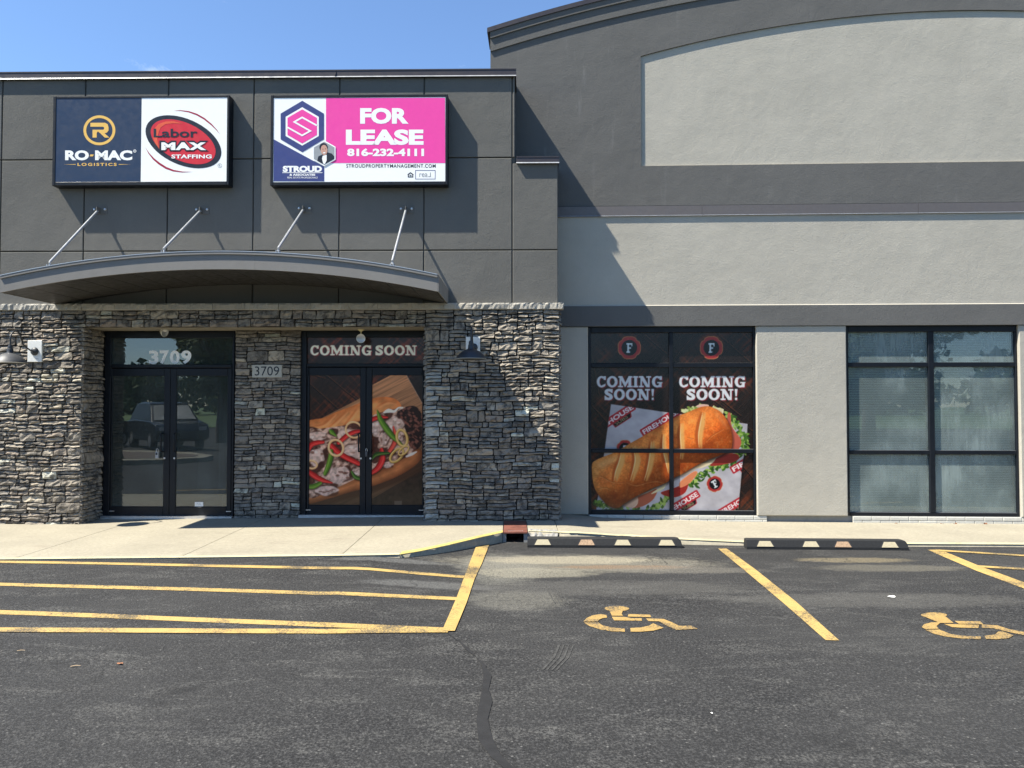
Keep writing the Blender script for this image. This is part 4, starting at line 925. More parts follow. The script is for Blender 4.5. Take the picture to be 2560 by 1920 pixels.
band_label(ca, 285, 795, 300, -33, 'EHOUSE', 'SUBS'); band_label(ca, 640, 842, 372, -31.5, 'FIREHOUSE', 'SUBS'); band_label(ca, 840, 1502, 250, -31, 'EHOUSE', 'SUBS'); band_label(ca, 1330, 1185, 240, -31, 'FIREH', 'SUBS'); band_label(ca, 1260, 1525, 330, -31, 'FIREHOUSE', 'SUBS')
ca.a = sv*(1-m_pap[..., None])+ca.a*m_pap[..., None]
emblem(ca, 340, 1065, 72); ca.text('\u2605' if False else 'F', 325, 1040, 355, 1080, rgb(220, 220, 220), .04)
emblem(ca, 1084, 1360, 68, 25); rot_slab_F(ca, 1084, 1360, 62, -30, rgb(215, 220, 220))
# lettuce, ham and cheese under the bun
rr = random.Random(4)
def lettuce(cv, path, spread, n, r, pal=((70, 110, 35), (115, 150, 60), (160, 185, 95), (45, 80, 30))):
    q = spline(path, False, 8)
    for i in range(n):
        x, y = q[r.randrange(len(q))]; x += r.uniform(-spread, spread); y += r.uniform(-spread, spread)*.8; c = pal[r.randrange(len(pal))]
        a = r.uniform(0, math.pi); L = r.uniform(14, 34); w = r.uniform(6, 15); pts = [(x+L*math.cos(a), y+L*math.sin(a)), (x+w*math.cos(a+1.3), y+w*math.sin(a+1.3)), (x-L*.8*math.cos(a+.2), y-L*.8*math.sin(a+.2)), (x-w*math.cos(a+1.5), y-w*math.sin(a+1.5))]
        cv.poly(pts, rgb(*c), 1.5, True)
lettuce(ca, [(1200, 790), (1260, 860), (1310, 940), (1330, 1020), (1290, 1110), (1180, 1190), (1060, 1240), (960, 1300), (900, 1360)], 34, 190, rr)
lettuce(ca, [(110, 1520), (190, 1560), (500, 1570), (620, 1540), (690, 1480)], 26, 90, rr)
lettuce(ca, [(840, 760), (900, 735), (1000, 720), (1150, 760)], 16, 40, rr, ((190, 200, 120), (215, 215, 160), (130, 150, 70)))
for pts, c in (([(1190, 790), (1215, 780), (1225, 880), (1300, 990), (1290, 1060), (1230, 1110), (1090, 1170), (1180, 1000)], (188, 92, 72)), ([(930, 720), (965, 700), (1030, 705), (1020, 730)], (225, 180, 160)), ([(1080, 730), (1150, 738), (1148, 780)], (225, 205, 160)),
               ([(1100, 1140), (1250, 1110), (1285, 1150), (1200, 1190), (1050, 1210)], (150, 50, 42)), ([(640, 1430), (760, 1390), (860, 1350), (840, 1430), (760, 1470), (680, 1460)], (150, 40, 34)), ([(800, 1340), (905, 1260), (940, 1270), (880, 1350), (800, 1390)], (214, 130, 88)),
               ([(330, 1520), (440, 1440), (600, 1400), (580, 1480), (500, 1540), (400, 1560)], (176, 92, 66)), ([(560, 1440), (660, 1370), (685, 1350), (660, 1400), (600, 1430)], (222, 210, 165)), ([(320, 1520), (430, 1460), (445, 1520), (400, 1560)], (222, 180, 150))):
    ca.poly(pts, rgb(*c), 2, True)
    ca.line(pts[:4], 4, rgb(*[min(255, int(v*1.25)) for v in c]), 2, .6)
ca.line([(350, 1510), (440, 1460), (530, 1425), (640, 1370), (690, 1345)], [10, 16, 12, 14, 6], rgb(226, 214, 186), 2)
ca.line([(760, 1300), (850, 1270), (920, 1230), (1040, 1170), (1140, 1120)], [12, 18, 22, 12, 6], rgb(228, 216, 190), 2)
ca.poly([(920, 1200), (1040, 1140), (1100, 1130), (1060, 1190), (960, 1230)], rgb(222, 205, 165), 2, True)
# bun
bun = [(66, 1200), (95, 1165), (160, 1135), (260, 1095), (380, 1025), (520, 945), (650, 870), (760, 805), (860, 765), (930, 735), (1000, 715), (1060, 722), (1130, 760), (1180, 820), (1215, 890), (1232, 980), (1228, 1040), (1215, 1075), (1150, 1115), (1030, 1160), (920, 1215), (820, 1275), (740, 1312), (680, 1350), (560, 1400), (440, 1460), (340, 1520), (280, 1560), (210, 1545), (150, 1490), (90, 1400), (70, 1310)]
bs = spline(bun); ca.poly([(x+8, y+14) for x, y in bs], rgb(30, 14, 8), 14, alpha=.75)
m, d = ca.mask(bs, 2.); n = ca.noise(60, 60, 0, 77, 4); t = np.clip(d/120, 0, 1); ux = np.clip((ca.X-66)/1150, 0, 1)
# shading across the loaf: upper-left lighter, lower edge browner, as printed
ax = (ca.Y-(1390-.56*(ca.X-66)))/190.
low = np.clip(ax*.7+.35, 0, 1); c0 = rgb(214, 150, 84)*(1-ux[..., None])+rgb(226, 128, 58)*ux[..., None]
cb = c0*(1-low[..., None])+(rgb(176, 92, 36)*(1-ux[..., None])+rgb(206, 98, 34)*ux[..., None])*low[..., None]
cb = cb*(.78+.22*np.sqrt(t))[..., None]*(.84+.3*n)[..., None]; cb = cb+(rgb(238, 182, 120)-cb)*(np.clip((ca.noise(24, 30, 10, 91, 3)-.6)*4, 0, 1)*.28)[..., None]
fn = ca.noise(9, 9, 0, 191, 2); wr = ca.noise(150, 26, -24, 193, 4); cb = cb*(.86+.28*fn)[..., None]; wr = ca.noise(120, 80, -24, 193, 3); cb = cb*(1-.2*np.clip((wr-.5)*4, 0, 1)[..., None]*np.array([.3, .8, 1.])); cb = cb*np.array([1.06, 1., .9]); cb = cb*(1.12-.3*np.clip(low-.55, 0, .45)/.45)[..., None]
ca.put(m, np.clip(cb, 0, 1))
for (p, w) in (([(310, 1100), (290, 1180), (262, 1260), (250, 1335)], (26, 60)), ([(408, 1060), (425, 1150), (412, 1230), (384, 1330)], (24, 60)), ([(560, 1010), (548, 1110), (528, 1230), (500, 1330)], (26, 56)), ([(660, 950), (655, 1060), (680, 1180), (700, 1270)], (26, 40)), ([(806, 860), (800, 960), (806, 1060), (800, 1150)], (30, 44)), ([(985, 770), (965, 860), (950, 960), (955, 1060)], (34, 52))):
    sh = [(x-14, y) for x, y in p]; mm, _ = ca.line(sh, [8, w[0], w[0], 10], rgb(170, 78, 32), 6, .75)
    ca.line([(x+w[1]*.35, y) for x, y in p], [6, w[1]*.8, w[1]*.7, 8], rgb(232, 180, 104), 9, .8); ca.line(p, [4, 9, 8, 3], rgb(244, 214, 150), 2, .85)
for p in ([(90, 1290), (150, 1300), (230, 1340), (330, 1350)], [(350, 1340), (430, 1370), (520, 1345)], [(520, 1345), (600, 1335), (660, 1350)], [(120, 1400), (180, 1390), (220, 1410)], [(1010, 1010), (1060, 960), (1110, 930), (1160, 900)], [(860, 975), (910, 985)]): ca.line(p, [2, 5, 2], rgb(140, 68, 26), 3, .6); ca.line([(x+2, y+6) for x, y in p], [2, 5, 2], rgb(240, 190, 120), 2, .45)
for i in range(46): x, y = rr.uniform(980, 1210), rr.uniform(780, 1050); blob(ca, x, y, 3, 3, rgb(150, 66, 24), i, 1.5, .5)
ca.poly([(1090, 760), (1130, 790), (1180, 860), (1190, 900), (1120, 830)], rgb(240, 160, 96), 16, True, .4); ca.poly([(110, 1190), (200, 1150), (280, 1130), (260, 1170), (150, 1230)], rgb(232, 184, 122), 16, True, .45)
for i, (cx, cy) in enumerate(((376, 230), (1057, 230))): emblem(ca, cx, cy, 98); ca.slab('F', cx-26, cy-38, cx+30, cy+42, rgb(216, 226, 226))
for (x0, y0, x1, y1, wd_) in ((102, 466, 652, 558, 'COMING'), (166, 572, 588, 664, 'SOON!'), (784, 466, 1340, 558, 'COMING'), (848, 572, 1280, 664, 'SOON!')):
    ca.slab(wd_, x0+8, y0+5, x1+8, y1+7, rgb(130, 30, 38), .85); ca.slab(wd_, x0, y0, x1, y1, rgb(222, 224, 224))
# ---- poster on the doors, 3.456x enlargement with its corner at (740, 820)
cb_ = Canvas(84, 78, 1110, 1536, 3.4); cb_.gain = np.array([1.5, 1.2, 1.05])
woodbg(cb_, 9, [[(110, 480), (360, 700)], [(990, 80), (1110, 170)], [(120, 400), (250, 440)], [(260, 410), (440, 560), (550, 640)]])
board = [(100, 850), (240, 770), (546, 612), (660, 492), (825, 404), (952, 404), (1090, 650), (1090, 1230), (700, 1490), (640, 1536), (100, 1536)]
wn_ = cb_.noise(420, 10, -27, 41, 4); wc = rgb(150, 112, 80)*(.6+.75*wn_)[..., None]*np.clip(1.15-(cb_.Y-400)/1700, .35, 1.1)[..., None]
cb_.poly([(x+12, y+16) for x, y in board], rgb(10, 8, 8), 12, alpha=.6); cb_.poly(board, np.clip(wc, 0, 1)); cb_.line([(952, 404), (1090, 650)], 4, rgb(190, 170, 150), 1, 1, False)
cb_.poly([(650, 1480), (1090, 1225), (1110, 1225), (1110, 1540), (640, 1540)], rgb(44, 34, 28)[None, None]*(.6+.8*cb_.noise(30, 30, 0, 3, 3))[..., None])
cb_.poly([(90, 1520), (300, 1440), (700, 1340), (1000, 1200), (1085, 1120), (1095, 1230), (860, 1350), (560, 1450), (90, 1560)], rgb(60, 38, 26), 14, True, .8)
nz = cb_.noise(70, 50, -20, 61, 4); ng = cb_.noise(20, 20, 0, 62, 3)
def bread(pts, c_hi, c_lo, dpt):
    q = spline(pts); m, d = cb_.mask(q, 2.); t = np.clip(d/dpt, 0, 1)[..., None]; c = (c_lo*(1-t)+c_hi*t)*(.78+.42*nz)[..., None]; cb_.put(m, np.clip(c, 0, 1))
bread([(90, 820), (160, 790), (240, 775), (350, 725), (470, 680), (560, 645), (680, 605), (780, 596), (860, 615), (905, 660), (900, 720), (780, 760), (560, 840), (380, 900), (200, 960), (90, 1000)], rgb(205, 140, 84), rgb(190, 112, 58), 60)
for p in ([(150, 850), (240, 830), (330, 740)], [(270, 870), (350, 800), (430, 720)], [(400, 860), (480, 760), (520, 700)], [(700, 680), (780, 640), (850, 650)]): cb_.line(p, [5, 22, 5], rgb(176, 94, 46), 8, .6); cb_.line([(x+16, y+10) for x, y in p], [5, 20, 5], rgb(222, 166, 108), 7, .6)
bread([(90, 1430), (300, 1370), (500, 1300), (700, 1240), (860, 1150), (960, 1080), (1040, 1040), (1085, 1060), (1080, 1130), (1000, 1210), (860, 1290), (650, 1370), (460, 1420), (300, 1470), (90, 1520)], rgb(176, 112, 66), rgb(110, 62, 34), 50)
fill = [(90, 900), (220, 870), (420, 840), (560, 800), (700, 740), (900, 690), (1020, 680), (1075, 760), (1090, 960), (1000, 1080), (860, 1160), (620, 1250), (480, 1320), (300, 1400), (90, 1440)]
q = spline(fill); m, d = cb_.mask(q, 4); f = np.clip((nz-.45)*6, 0, 1)[..., None]; cc = rgb(70, 42, 34)*(1-f)+rgb(186, 160, 142)*f; cc = cc*(.7+.6*ng)[..., None]; cb_.put(m, np.clip(cc, 0, 1))
meat = [(870, 740), (940, 690), (1010, 672), (1060, 700), (1090, 780), (1090, 980), (1040, 1050), (980, 1020), (960, 930), (930, 840)]
m, d = cb_.mask(spline(meat), 3); f = np.clip((cb_.noise(26, 18, 40, 8, 3)-.45)*5, 0, 1)[..., None]; cb_.put(m, np.clip((rgb(38, 22, 20)*(1-f)+rgb(120, 76, 64)*f), 0, 1))
rr = random.Random(8)
for (x, y, rx, ry) in ((190, 930, 90, 42), (180, 1110, 84, 74), (490, 1060, 90, 60), (700, 870, 60, 64), (860, 830, 70, 66), (385, 1270, 100, 62), (270, 1400, 90, 42), (790, 1180, 52, 28), (760, 950, 40, 60), (460, 900, 90, 34), (900, 930, 32, 50), (520, 1250, 40, 34)):
    blob(cb_, x, y+6, rx*1.06, ry*1.08, rgb(58, 34, 28), rr.random(), 6, .7); blob(cb_, x, y, rx, ry, rgb(196, 176, 164)[None, None]*(.72+.5*ng)[..., None], rr.random(), 5, .95)
    for _ in range(7): blob(cb_, x+rr.uniform(-.7, .7)*rx, y+rr.uniform(-.7, .7)*ry, rx*.2, ry*.16, rgb(*rr.choice([(226, 214, 208), (140, 104, 88), (96, 60, 48), (214, 190, 176)])), rr.random(), 3, .7)
def pepper(pts, w, c, hi):
    cb_.line([(x+4, y+8) for x, y in pts], [v*1.1 for v in w], rgb(30, 14, 12), 6, .6); m, sd = cb_.line(pts, w, c, 1.5)
    cb_.put(m*np.clip(.55-np.abs(sd+.35)*1.4, 0, .5), hi); cb_.put(m*np.clip(sd-.3, 0, .6), rgb(60, 14, 14) if c[0] > c[1] else rgb(20, 40, 12))
RED, RH, GR, GH = rgb(188, 36, 36), rgb(236, 110, 96), rgb(78, 122, 34), rgb(150, 186, 84)
pepper([(100, 1060), (130, 1010), (180, 990), (235, 985)], [40, 44, 40, 26], RED, RH); pepper([(310, 1020), (350, 1060), (420, 1110), (540, 1170)], [44, 50, 46, 40], RED, RH)
pepper([(370, 990), (440, 930), (500, 900), (548, 890)], [36, 40, 36, 26], RED, RH); pepper([(100, 1230), (150, 1270), (220, 1310), (315, 1338)], [30, 50, 44, 8], RED, RH)
pepper([(655, 1250), (710, 1205), (745, 1130), (738, 1050)], [34, 50, 54, 30], RED, RH); pepper([(655, 790), (720, 770), (790, 772)], [40, 34, 12], RED, RH); pepper([(810, 1060), (850, 990), (855, 920), (840, 850)], [34, 40, 30, 10], rgb(200, 70, 56), RH)
pepper([(290, 880), (310, 900), (350, 935)], [10, 40, 10], GR, GH); pepper([(305, 1060), (300, 1120), (280, 1190), (250, 1260)], [30, 46, 44, 30], GR, GH); pepper([(100, 1368), (150, 1368), (210, 1340)], [36, 44, 30], GR, GH)
pepper([(702, 710), (730, 790), (790, 880), (850, 950), (930, 1020)], [8, 44, 54, 40, 8], GR, GH); pepper([(480, 1240), (510, 1285), (545, 1300)], [16, 34, 30], rgb(50, 90, 34), GH); pepper([(655, 1130), (700, 1090), (800, 1080)], [20, 36, 18], rgb(44, 78, 30), GH)
def onion(cx, cy, rx, ry, ang, w=17, c=(214, 170, 118)):
    p = [(cx+rx*math.cos(t)*math.cos(R(ang))-ry*math.sin(t)*math.sin(R(ang)), cy+rx*math.cos(t)*math.sin(R(ang))+ry*math.sin(t)*math.cos(R(ang))) for t in np.linspace(0, 2*math.pi, 22)]
    cb_.line([(x+2, y+5) for x, y in p], w, rgb(70, 40, 30), 3, .5, False); cb_.line(p, w, rgb(*c), 1.5, .95, False); cb_.line([(x-2, y-3) for x, y in p], w*.3, rgb(240, 212, 170), 2, .7, False)
onion(500, 880, 66, 72, -60); onion(345, 1035, 62, 70, -20, 20); onion(135, 1180, 46, 34, 10); onion(915, 950, 44, 72, -14, 22, (190, 160, 78)); onion(870, 1100, 72, 40, -46, 20, (176, 150, 66)); onion(930, 1060, 52, 26, -40, 14, (188, 158, 80))
cb_.line([(760, 730), (800, 715), (850, 720), (885, 690), (920, 688)], [14, 36, 20, 14, 12], rgb(216, 212, 204), 2); cb_.line([(955, 1110), (1000, 1090), (1040, 1070)], [16, 26, 12], rgb(210, 206, 198), 3)
cb_.slab('COMING SOON', 128, 158, 1056, 240, rgb(110, 26, 36), .9); cb_.slab('COMING SOON', 120, 150, 1046, 236, rgb(225, 224, 216))
cb_.poly([(850, 1494), (915, 1494), (915, 1528), (850, 1528)], rgb(120, 110, 96), 1, alpha=.6)
def print_pane(cv, fr, zoom, u0, u1, z0, z1, d, par, label=None):
    """grid over the pane; every grid point takes the ink of the canvas at its pixel"""
    x_, y_, k = zoom; st = 2.6/FPX*10.9*.5*2/2.6*1.25; nx, nz = int((u1-u0)/st)+2, int((z1-z0)/st)+2
    U, Z = np.meshgrid(np.linspace(u0, u1, nx), np.linspace(z0, z1, nz)); Pw = np.array(fr.O)[None, None]+U[..., None]*np.array(fr.U)+d*np.array(fr.N); Pw[..., 2] = Z-CAMZ
    zc = Pw[..., 1]*CP+Pw[..., 2]*SP; yc = -Pw[..., 1]*SP+Pw[..., 2]*CP; px_ = 1280+FPX*Pw[..., 0]/zc; py_ = 960-FPX*yc/zc
    cx = np.clip(((px_-x_)*k-cv.x0)/cv.st, 0, cv.w-1.001); cy = np.clip(((py_-y_)*k-cv.y0)/cv.st, 0, cv.h-1.001); i, j = cx.astype(int), cy.astype(int); fx, fy = (cx-i)[..., None], (cy-j)[..., None]
    c = (cv.a[j, i]*(1-fx)+cv.a[j, i+1]*fx)*(1-fy)+(cv.a[j+1, i]*(1-fx)+cv.a[j+1, i+1]*fx)*fy; c = np.clip(c, 0, 1); c = np.where(c < .04045, c/12.92, ((c+.055)/1.055)**2.4)
    base = OFF[par.name]; V = np.stack([U-base.x, np.full(U.shape, d-base.y), Z-base.z], -1).reshape(-1, 3); me = bpy.data.meshes.new('poster_print')
    a = np.arange(nx*nz).reshape(nz, nx); F_ = np.stack([a[:-1, :-1], a[:-1, 1:], a[1:, 1:], a[1:, :-1]], -1).reshape(-1, 4)
    me.vertices.add(len(V)); me.vertices.foreach_set('co', V.ravel()); me.loops.add(F_.size); me.loops.foreach_set('vertex_index', F_.ravel().astype(np.int32)); me.polygons.add(len(F_)); me.polygons.foreach_set('loop_start', np.arange(0, F_.size, 4, dtype=np.int32)); me.polygons.foreach_set('loop_total', np.full(len(F_), 4, dtype=np.int32)); me.update(calc_edges=True)
    at = me.color_attributes.new('ink', 'FLOAT_COLOR', 'POINT'); at.data.foreach_set('color', np.concatenate([c.reshape(-1, 3)*cv.gain, np.ones((len(V), 1))], 1).clip(0, .92).ravel())
    me.materials.append(M['print']); o = bpy.data.objects.new('poster_print', me); col.objects.link(o); o.parent = par; OFF[o.name] = base
    if label: o['label'] = label
for pane, u0, u1, z0, z1 in psA: print_pane(ca, RF, (1460, 800, 3.318), u0+.001, u1-.001, z0+.001, z1-.001, WD-.003, pane)
ZB = (740, 820, 3.456)
print_pane(cb_, LF, ZB, uR['tl']+.001, uR['tr']-.001, zR['t1']+.001, zR['t0']-.001, RD+.042, tpR)
for lf, pane, q0, q1 in lvR: print_pane(cb_, LF, ZB, q0+.001, q1-.001, zR['g1']+.001, zR['g0']-.001, RD+.031, pane)
# ------------------------------------------------------------------ ground
def m_asphalt():
    m, nt, b = newmat('worn_asphalt'); g = G(nt); p = g.pos()
    fine = g.noise(p, 60, 5, .8); sp = g.n('ShaderNodeTexVoronoi'); g.l(p, sp.inputs['Vector']); sp.inputs['Scale'].default_value = 85
    base = g.ramp(fine, [(.36, (.004, .004, .0044)), (.5, (.017, .017, .0175)), (.62, (.07, .0695, .068))])
    big = g.noise(p, .55, 4, .6); base = g.mix(g.ramp(big, [(.3, .0), (.7, .55)]), base, (.045, .0445, .043))
    sc1 = g.noise(g.pos((1.1, 3.2, 1)), 1.2, 6, .7, .8); sc2 = g.noise(g.pos((1, 1, 1)), 60, 3, .8)
    s = g.math('MULTIPLY', g.ramp(sc1, [(.5, 0.), (.68, .9)]), g.ramp(sc2, [(.42, 0.), (.6, 1.)])); base = g.mix(s, base, (.10, .0985, .092))
    v2 = g.n('ShaderNodeTexVoronoi'); g.l(p, v2.inputs['Vector']); v2.inputs['Scale'].default_value = 42; sep = g.n('ShaderNodeSeparateColor'); g.l(v2.outputs['Color'], sep.inputs[0])
    sk = g.math('MULTIPLY', g.ramp(sep.outputs[0], [(.93, 0.), (.95, 1.)]), g.ramp(v2.outputs['Distance'], [(.18, 1.), (.34, 0.)])); base = g.mix(g.math('MULTIPLY', sk, .4), base, (.24, .235, .22))
    oil = g.math('MULTIPLY', g.ramp(g.noise(p, .8, 3, .5), [(.6, 0.), (.7, .7)]), g.ramp(g.noise(p, 6, 4, .6), [(.45, 0.), (.6, 1.)])); base = g.mix(oil, base, (.012, .012, .012))
    def stain(x, y, rx, ry, c, k, seed):
        nonlocal base
        mp = g.n('ShaderNodeMapping'); src = g.n('ShaderNodeNewGeometry'); g.l(src.outputs['Position'], mp.inputs[0]); mp.vector_type = 'POINT'
        mp.inputs['Scale'].default_value = (1/rx, 1/ry, 0); mp.inputs['Location'].default_value = (-x/rx, -y/ry, 0)
        ln = g.n('ShaderNodeVectorMath', operation='LENGTH'); g.l(mp.outputs[0], ln.inputs[0])
        nn = g.noise(g.pos((1, 2.6, 1)), 3.1+seed*.3, 6, .7, .5); f = g.math('SUBTRACT', g.math('ADD', 1.0, g.math('MULTIPLY', nn, 1.1)), g.math('ADD', ln.outputs['Value'], .55))
        f = g.math('MULTIPLY', g.ramp(f, [(.0, 0.), (.32, min(1, k*1.15))]), g.ramp(g.noise(p, 45, 4, .75), [(.33, .15), (.6, 1.)])); base = g.mix(f, base, c)
    for (x, y, a, c_, d, e, k, q) in STAINS: stain(x, y, a, c_, d, e, q)
    # fine cracks
    cr = g.n('ShaderNodeTexVoronoi', feature='DISTANCE_TO_EDGE'); dv = g.n('ShaderNodeVectorMath', operation='ADD'); g.l(p, dv.inputs[0]); nz_ = g.n('ShaderNodeTexNoise'); g.l(p, nz_.inputs['Vector']); nz_.inputs['Scale'].default_value = 2.2; g.l(nz_.outputs['Color'], dv.inputs[1]); g.l(dv.outputs[0], cr.inputs['Vector']); cr.inputs['Scale'].default_value = .42
    ck = g.math('MULTIPLY', g.ramp(cr.outputs['Distance'], [(0, 1.), (.005, 0.)]), g.ramp(g.noise(p, .5, 2), [(.47, 0.), (.55, .8)])); base = g.mix(ck, base, (.015, .015, .015))
    g.l(base, b.inputs['Base Color']); b.inputs['Roughness'].default_value = .86; b.inputs['Specular IOR Level'].default_value = .3
    g.bump(g.math('ADD', g.math('MULTIPLY', sp.outputs['Distance'], .8), g.math('MULTIPLY', fine, 1.)), .75, .008, b); return m
def gp(px_, py_): q = gpix(px_, py_); return q.x, q.y
STAINS = []
for (x, y, rx, ry, c_, k, q) in ((1440, 1408, 1.7, .5, (.40, .37, .29), .6, 13), (1250, 1420, .5, .9, (.34, .33, .28), .5, 14), (1420, 1400, 1.05, .26, (.50, .45, .33), .85, 1), (1330, 1432, .75, .28, (.42, .39, .30), .7, 2), (1560, 1418, .8, .12, (.36, .22, .12), .6, 3), (1700, 1425, .9, .2, (.26, .24, .2), .6, 4),
                                 (2130, 1400, .7, .16, (.40, .33, .2), .6, 5), (2230, 1420, .9, .2, (.25, .23, .18), .6, 6), (1290, 1500, .5, .4, (.27, .26, .22), .55, 7), (1080, 1462, .7, .16, (.25, .25, .24), .55, 8), (980, 1400, .7, .12, (.25, .25, .24), .6, 9), (1500, 1470, 1.6, .35, (.17, .165, .15), .5, 10), (2200, 1500, 1.6, .3, (.17, .165, .15), .5, 11), (1180, 1352, .5, .06, (.35, .33, .3), .7, 12)):
    g_ = gp(x, y); STAINS.append((g_[0], g_[1], rx, ry, tuple(v*.56 for v in c_), k, 0, q))
M['asphalt'] = m_asphalt()
def m_concrete():  # mottled cream concrete, one colour for every slab and the island
    m, nt, b = newmat('cream_concrete'); g = G(nt); p = g.pos(); c = (.33, .298, .225)
    n = g.noise(p, 1.1, 5, .6); f = g.noise(g.pos((1, 1.5, 1)), 22, 5, .7); a = g.mix(g.ramp(n, [(.3, 0.), (.7, 1.)]), tuple(x*.86 for x in c), tuple(min(1, x*1.12) for x in c))
    a = g.mix(g.ramp(f, [(.35, .5), (.6, 0.)]), a, tuple(x*.55 for x in c)); a = g.mix(g.ramp(g.noise(g.pos(), 90, 3, .8), [(.35, .5), (.55, 0.)]), a, tuple(x*.6 for x in c)); st = g.noise(g.pos((1, 3, 1)), .9, 5, .7, .8); a = g.mix(g.ramp(st, [(.58, 0.), (.74, .5)]), a, (.18, .15, .115))
    g.l(a, b.inputs['Base Color']); b.inputs['Roughness'].default_value = .9; g.bump(f, .5, .006, b); return m
M['concrete'] = m_concrete()
def m_paint(name, c, wear=.5):
    m, nt, b = newmat(name); nt_ = nt; g = G(nt); p = g.pos()
    w = g.noise(p, 70, 4, .75); w2 = g.noise(p, 1.7, 5, .65); f = g.math('ADD', g.math('MULTIPLY', w, .6), g.math('MULTIPLY', w2, .6))
    hole = g.ramp(f, [(.60, 0.), (.68, wear)]); dirt = g.noise(g.pos((1, 1, 1)), 5, 5, .7, 1.); a = g.mix(g.ramp(dirt, [(.45, 0.), (.75, .55)]), c, tuple(x*.6 for x in c)); a = g.mix(hole, a, (.045, .043, .04))
    g.l(a, b.inputs['Base Color']); b.inputs['Roughness'].default_value = .75; g.bump(g.noise(p, 95, 4, .7), .6, .006, b); return m
M['yellow'] = m_paint('road_yellow', (.44, .30, .095), .85); M['symbol'] = m_paint('symbol_yellow', (.36, .235, .075), .9); M['kerbyellow'] = m_paint('kerb_yellow', (.55, .44, .13), .4); M['kerbcream'] = m_paint('kerb_cream', (.5, .45, .28), .3); M['tar'] = m_flat('bitumen_sealant', (.010, .010, .0105), .85, bump=.4, var=.4, scale=14)
M['orange_paint'] = m_paint('orange_worn_paint', (.3, .15, .04), .9)
def grid_lot(xs, ys):
    v = [(x, y, z_lot(x, y)+.0012*math.sin(x*3+y*5)) for y in ys for x in xs]; n = len(xs)
    return v, [(j*n+i, j*n+i+1, (j+1)*n+i+1, (j+1)*n+i) for j in range(len(ys)-1) for i in range(n-1)]
xs = [-400, -120, -50, -25, -14]+[-10+.25*i for i in range(81)]+[14, 25, 50, 120, 400]; ys = [-400, -120, -50, -20, -8, -3]+[.25*i for i in range(0, 49)]+[14, 30, 120, 400]
mb = MB(); mb.add(*grid_lot(xs, ys)); lot = obj('parking_lot', mb, M['asphalt'], None, kind='structure', label='dark worn asphalt parking lot with faded scuffs and yellow stall lines'); 
for p_ in lot.data.polygons: p_.use_smooth = True
# sidewalk
edge_px = [(0, 1398), (500, 1393), (900, 1388), (1000, 1386), (1050, 1378), (1120, 1363), (1190, 1346), (1257.5, 1331)]
er = [(1319, 1327), (1360, 1329), (1420, 1332), (1500, 1336), (1580, 1340), (1660, 1346), (1740, 1350), (1850, 1355), (2000, 1358), (2560, 1361)]
EL = [(lambda q: (q.x, q.y))(gpix(x, y, z_walk)) for x, y in edge_px]; ER = [(lambda q: (q.x, q.y))(gpix(x, y, z_walk)) for x, y in er]
dsl = (EL[0][1]-EL[2][1])/(EL[0][0]-EL[2][0]); EL = [(-14, EL[0][1]+dsl*(-14-EL[0][0]))]+EL; ER = ER+[(11.5, ER[-1][1]-.03*(11.5-ER[-1][0]))]
drx0, drx1 = EL[-1][0], ER[0][0]; yE = lambda X: itp(X, [p[0] for p in EL+ER], [p[1] for p in EL+ER])
def bump_front(q): return q
def slab(xa, xb, ya=None, yb=11.7, tb=.25):
    n = max(2, int((xb-xa)/.12)); xs = [xa+(xb-xa)*i/n for i in range(n+1)]; rows = 14; v = []; k = n+1
    for j in range(rows+1):
        for x in xs: y0 = yE(x) if ya is None else ya(x); v.append((x, y0+(yb-y0)*(j/rows), z_walk(x)))
    f = [(j*k+i, j*k+i+1, (j+1)*k+i+1, (j+1)*k+i) for j in range(rows) for i in range(n)]; b0 = len(v)
    for x in xs: y0 = yE(x) if ya is None else ya(x); v.append((x, y0+.012, z_walk(x)-tb))
    f += [(b0+i, b0+i+1, i+1, i) for i in range(n)]; e0 = len(v)
    for x in (xa, xb): y0 = yE(x) if ya is None else ya(x); v += [(x, yb, z_walk(x)-tb), (x, y0+.012, z_walk(x)-tb)]
    f += [(0, rows*k, e0, e0+1), (n, e0+3, e0+2, rows*k+n)]; return MB().add(v, f)
jn = [-9.5, gpix(226, 1337, z_walk).x, gpix(567, 1339, z_walk).x, gpix(914, 1334, z_walk).x]
sw = bpy.data.objects.new('sidewalk', None); col.objects.link(sw); OFF['sidewalk'] = Vector((0, 0, 0)); setp(sw, 'bright cream concrete sidewalk along both shop fronts', kind='structure')
# control joints run towards the wall, slightly slanted: slabs butt with a thin recessed gap
cuts = [-14]+jn+[drx0]; 
for a, b in zip(cuts, cuts[1:]): obj('slab', slab(a+.006, b-.006), M['concrete'], sw, smooth='all')
jr = gpix(1397, 1330, z_walk).x; cuts = [drx1, jr, 4.2, 7.6, 11.5]
for a, b in zip(cuts, cuts[1:]): obj('slab', slab(a+.006, b-.006), M['concrete'], sw, smooth='all')
obj('slab', slab(drx0+.0005, drx1-.0005, lambda x: 10.6-.0157*x-.01, 11.7), M['concrete'], sw, smooth='all')
mb = MB(); xs = [-14+.5*i for i in range(53)]; v = [(x, y, z_walk(x)-.012 if abs(y-11) < .9 else z_walk(x)-.012) for y in (10.2, 11.7) for x in xs]; n = len(xs)
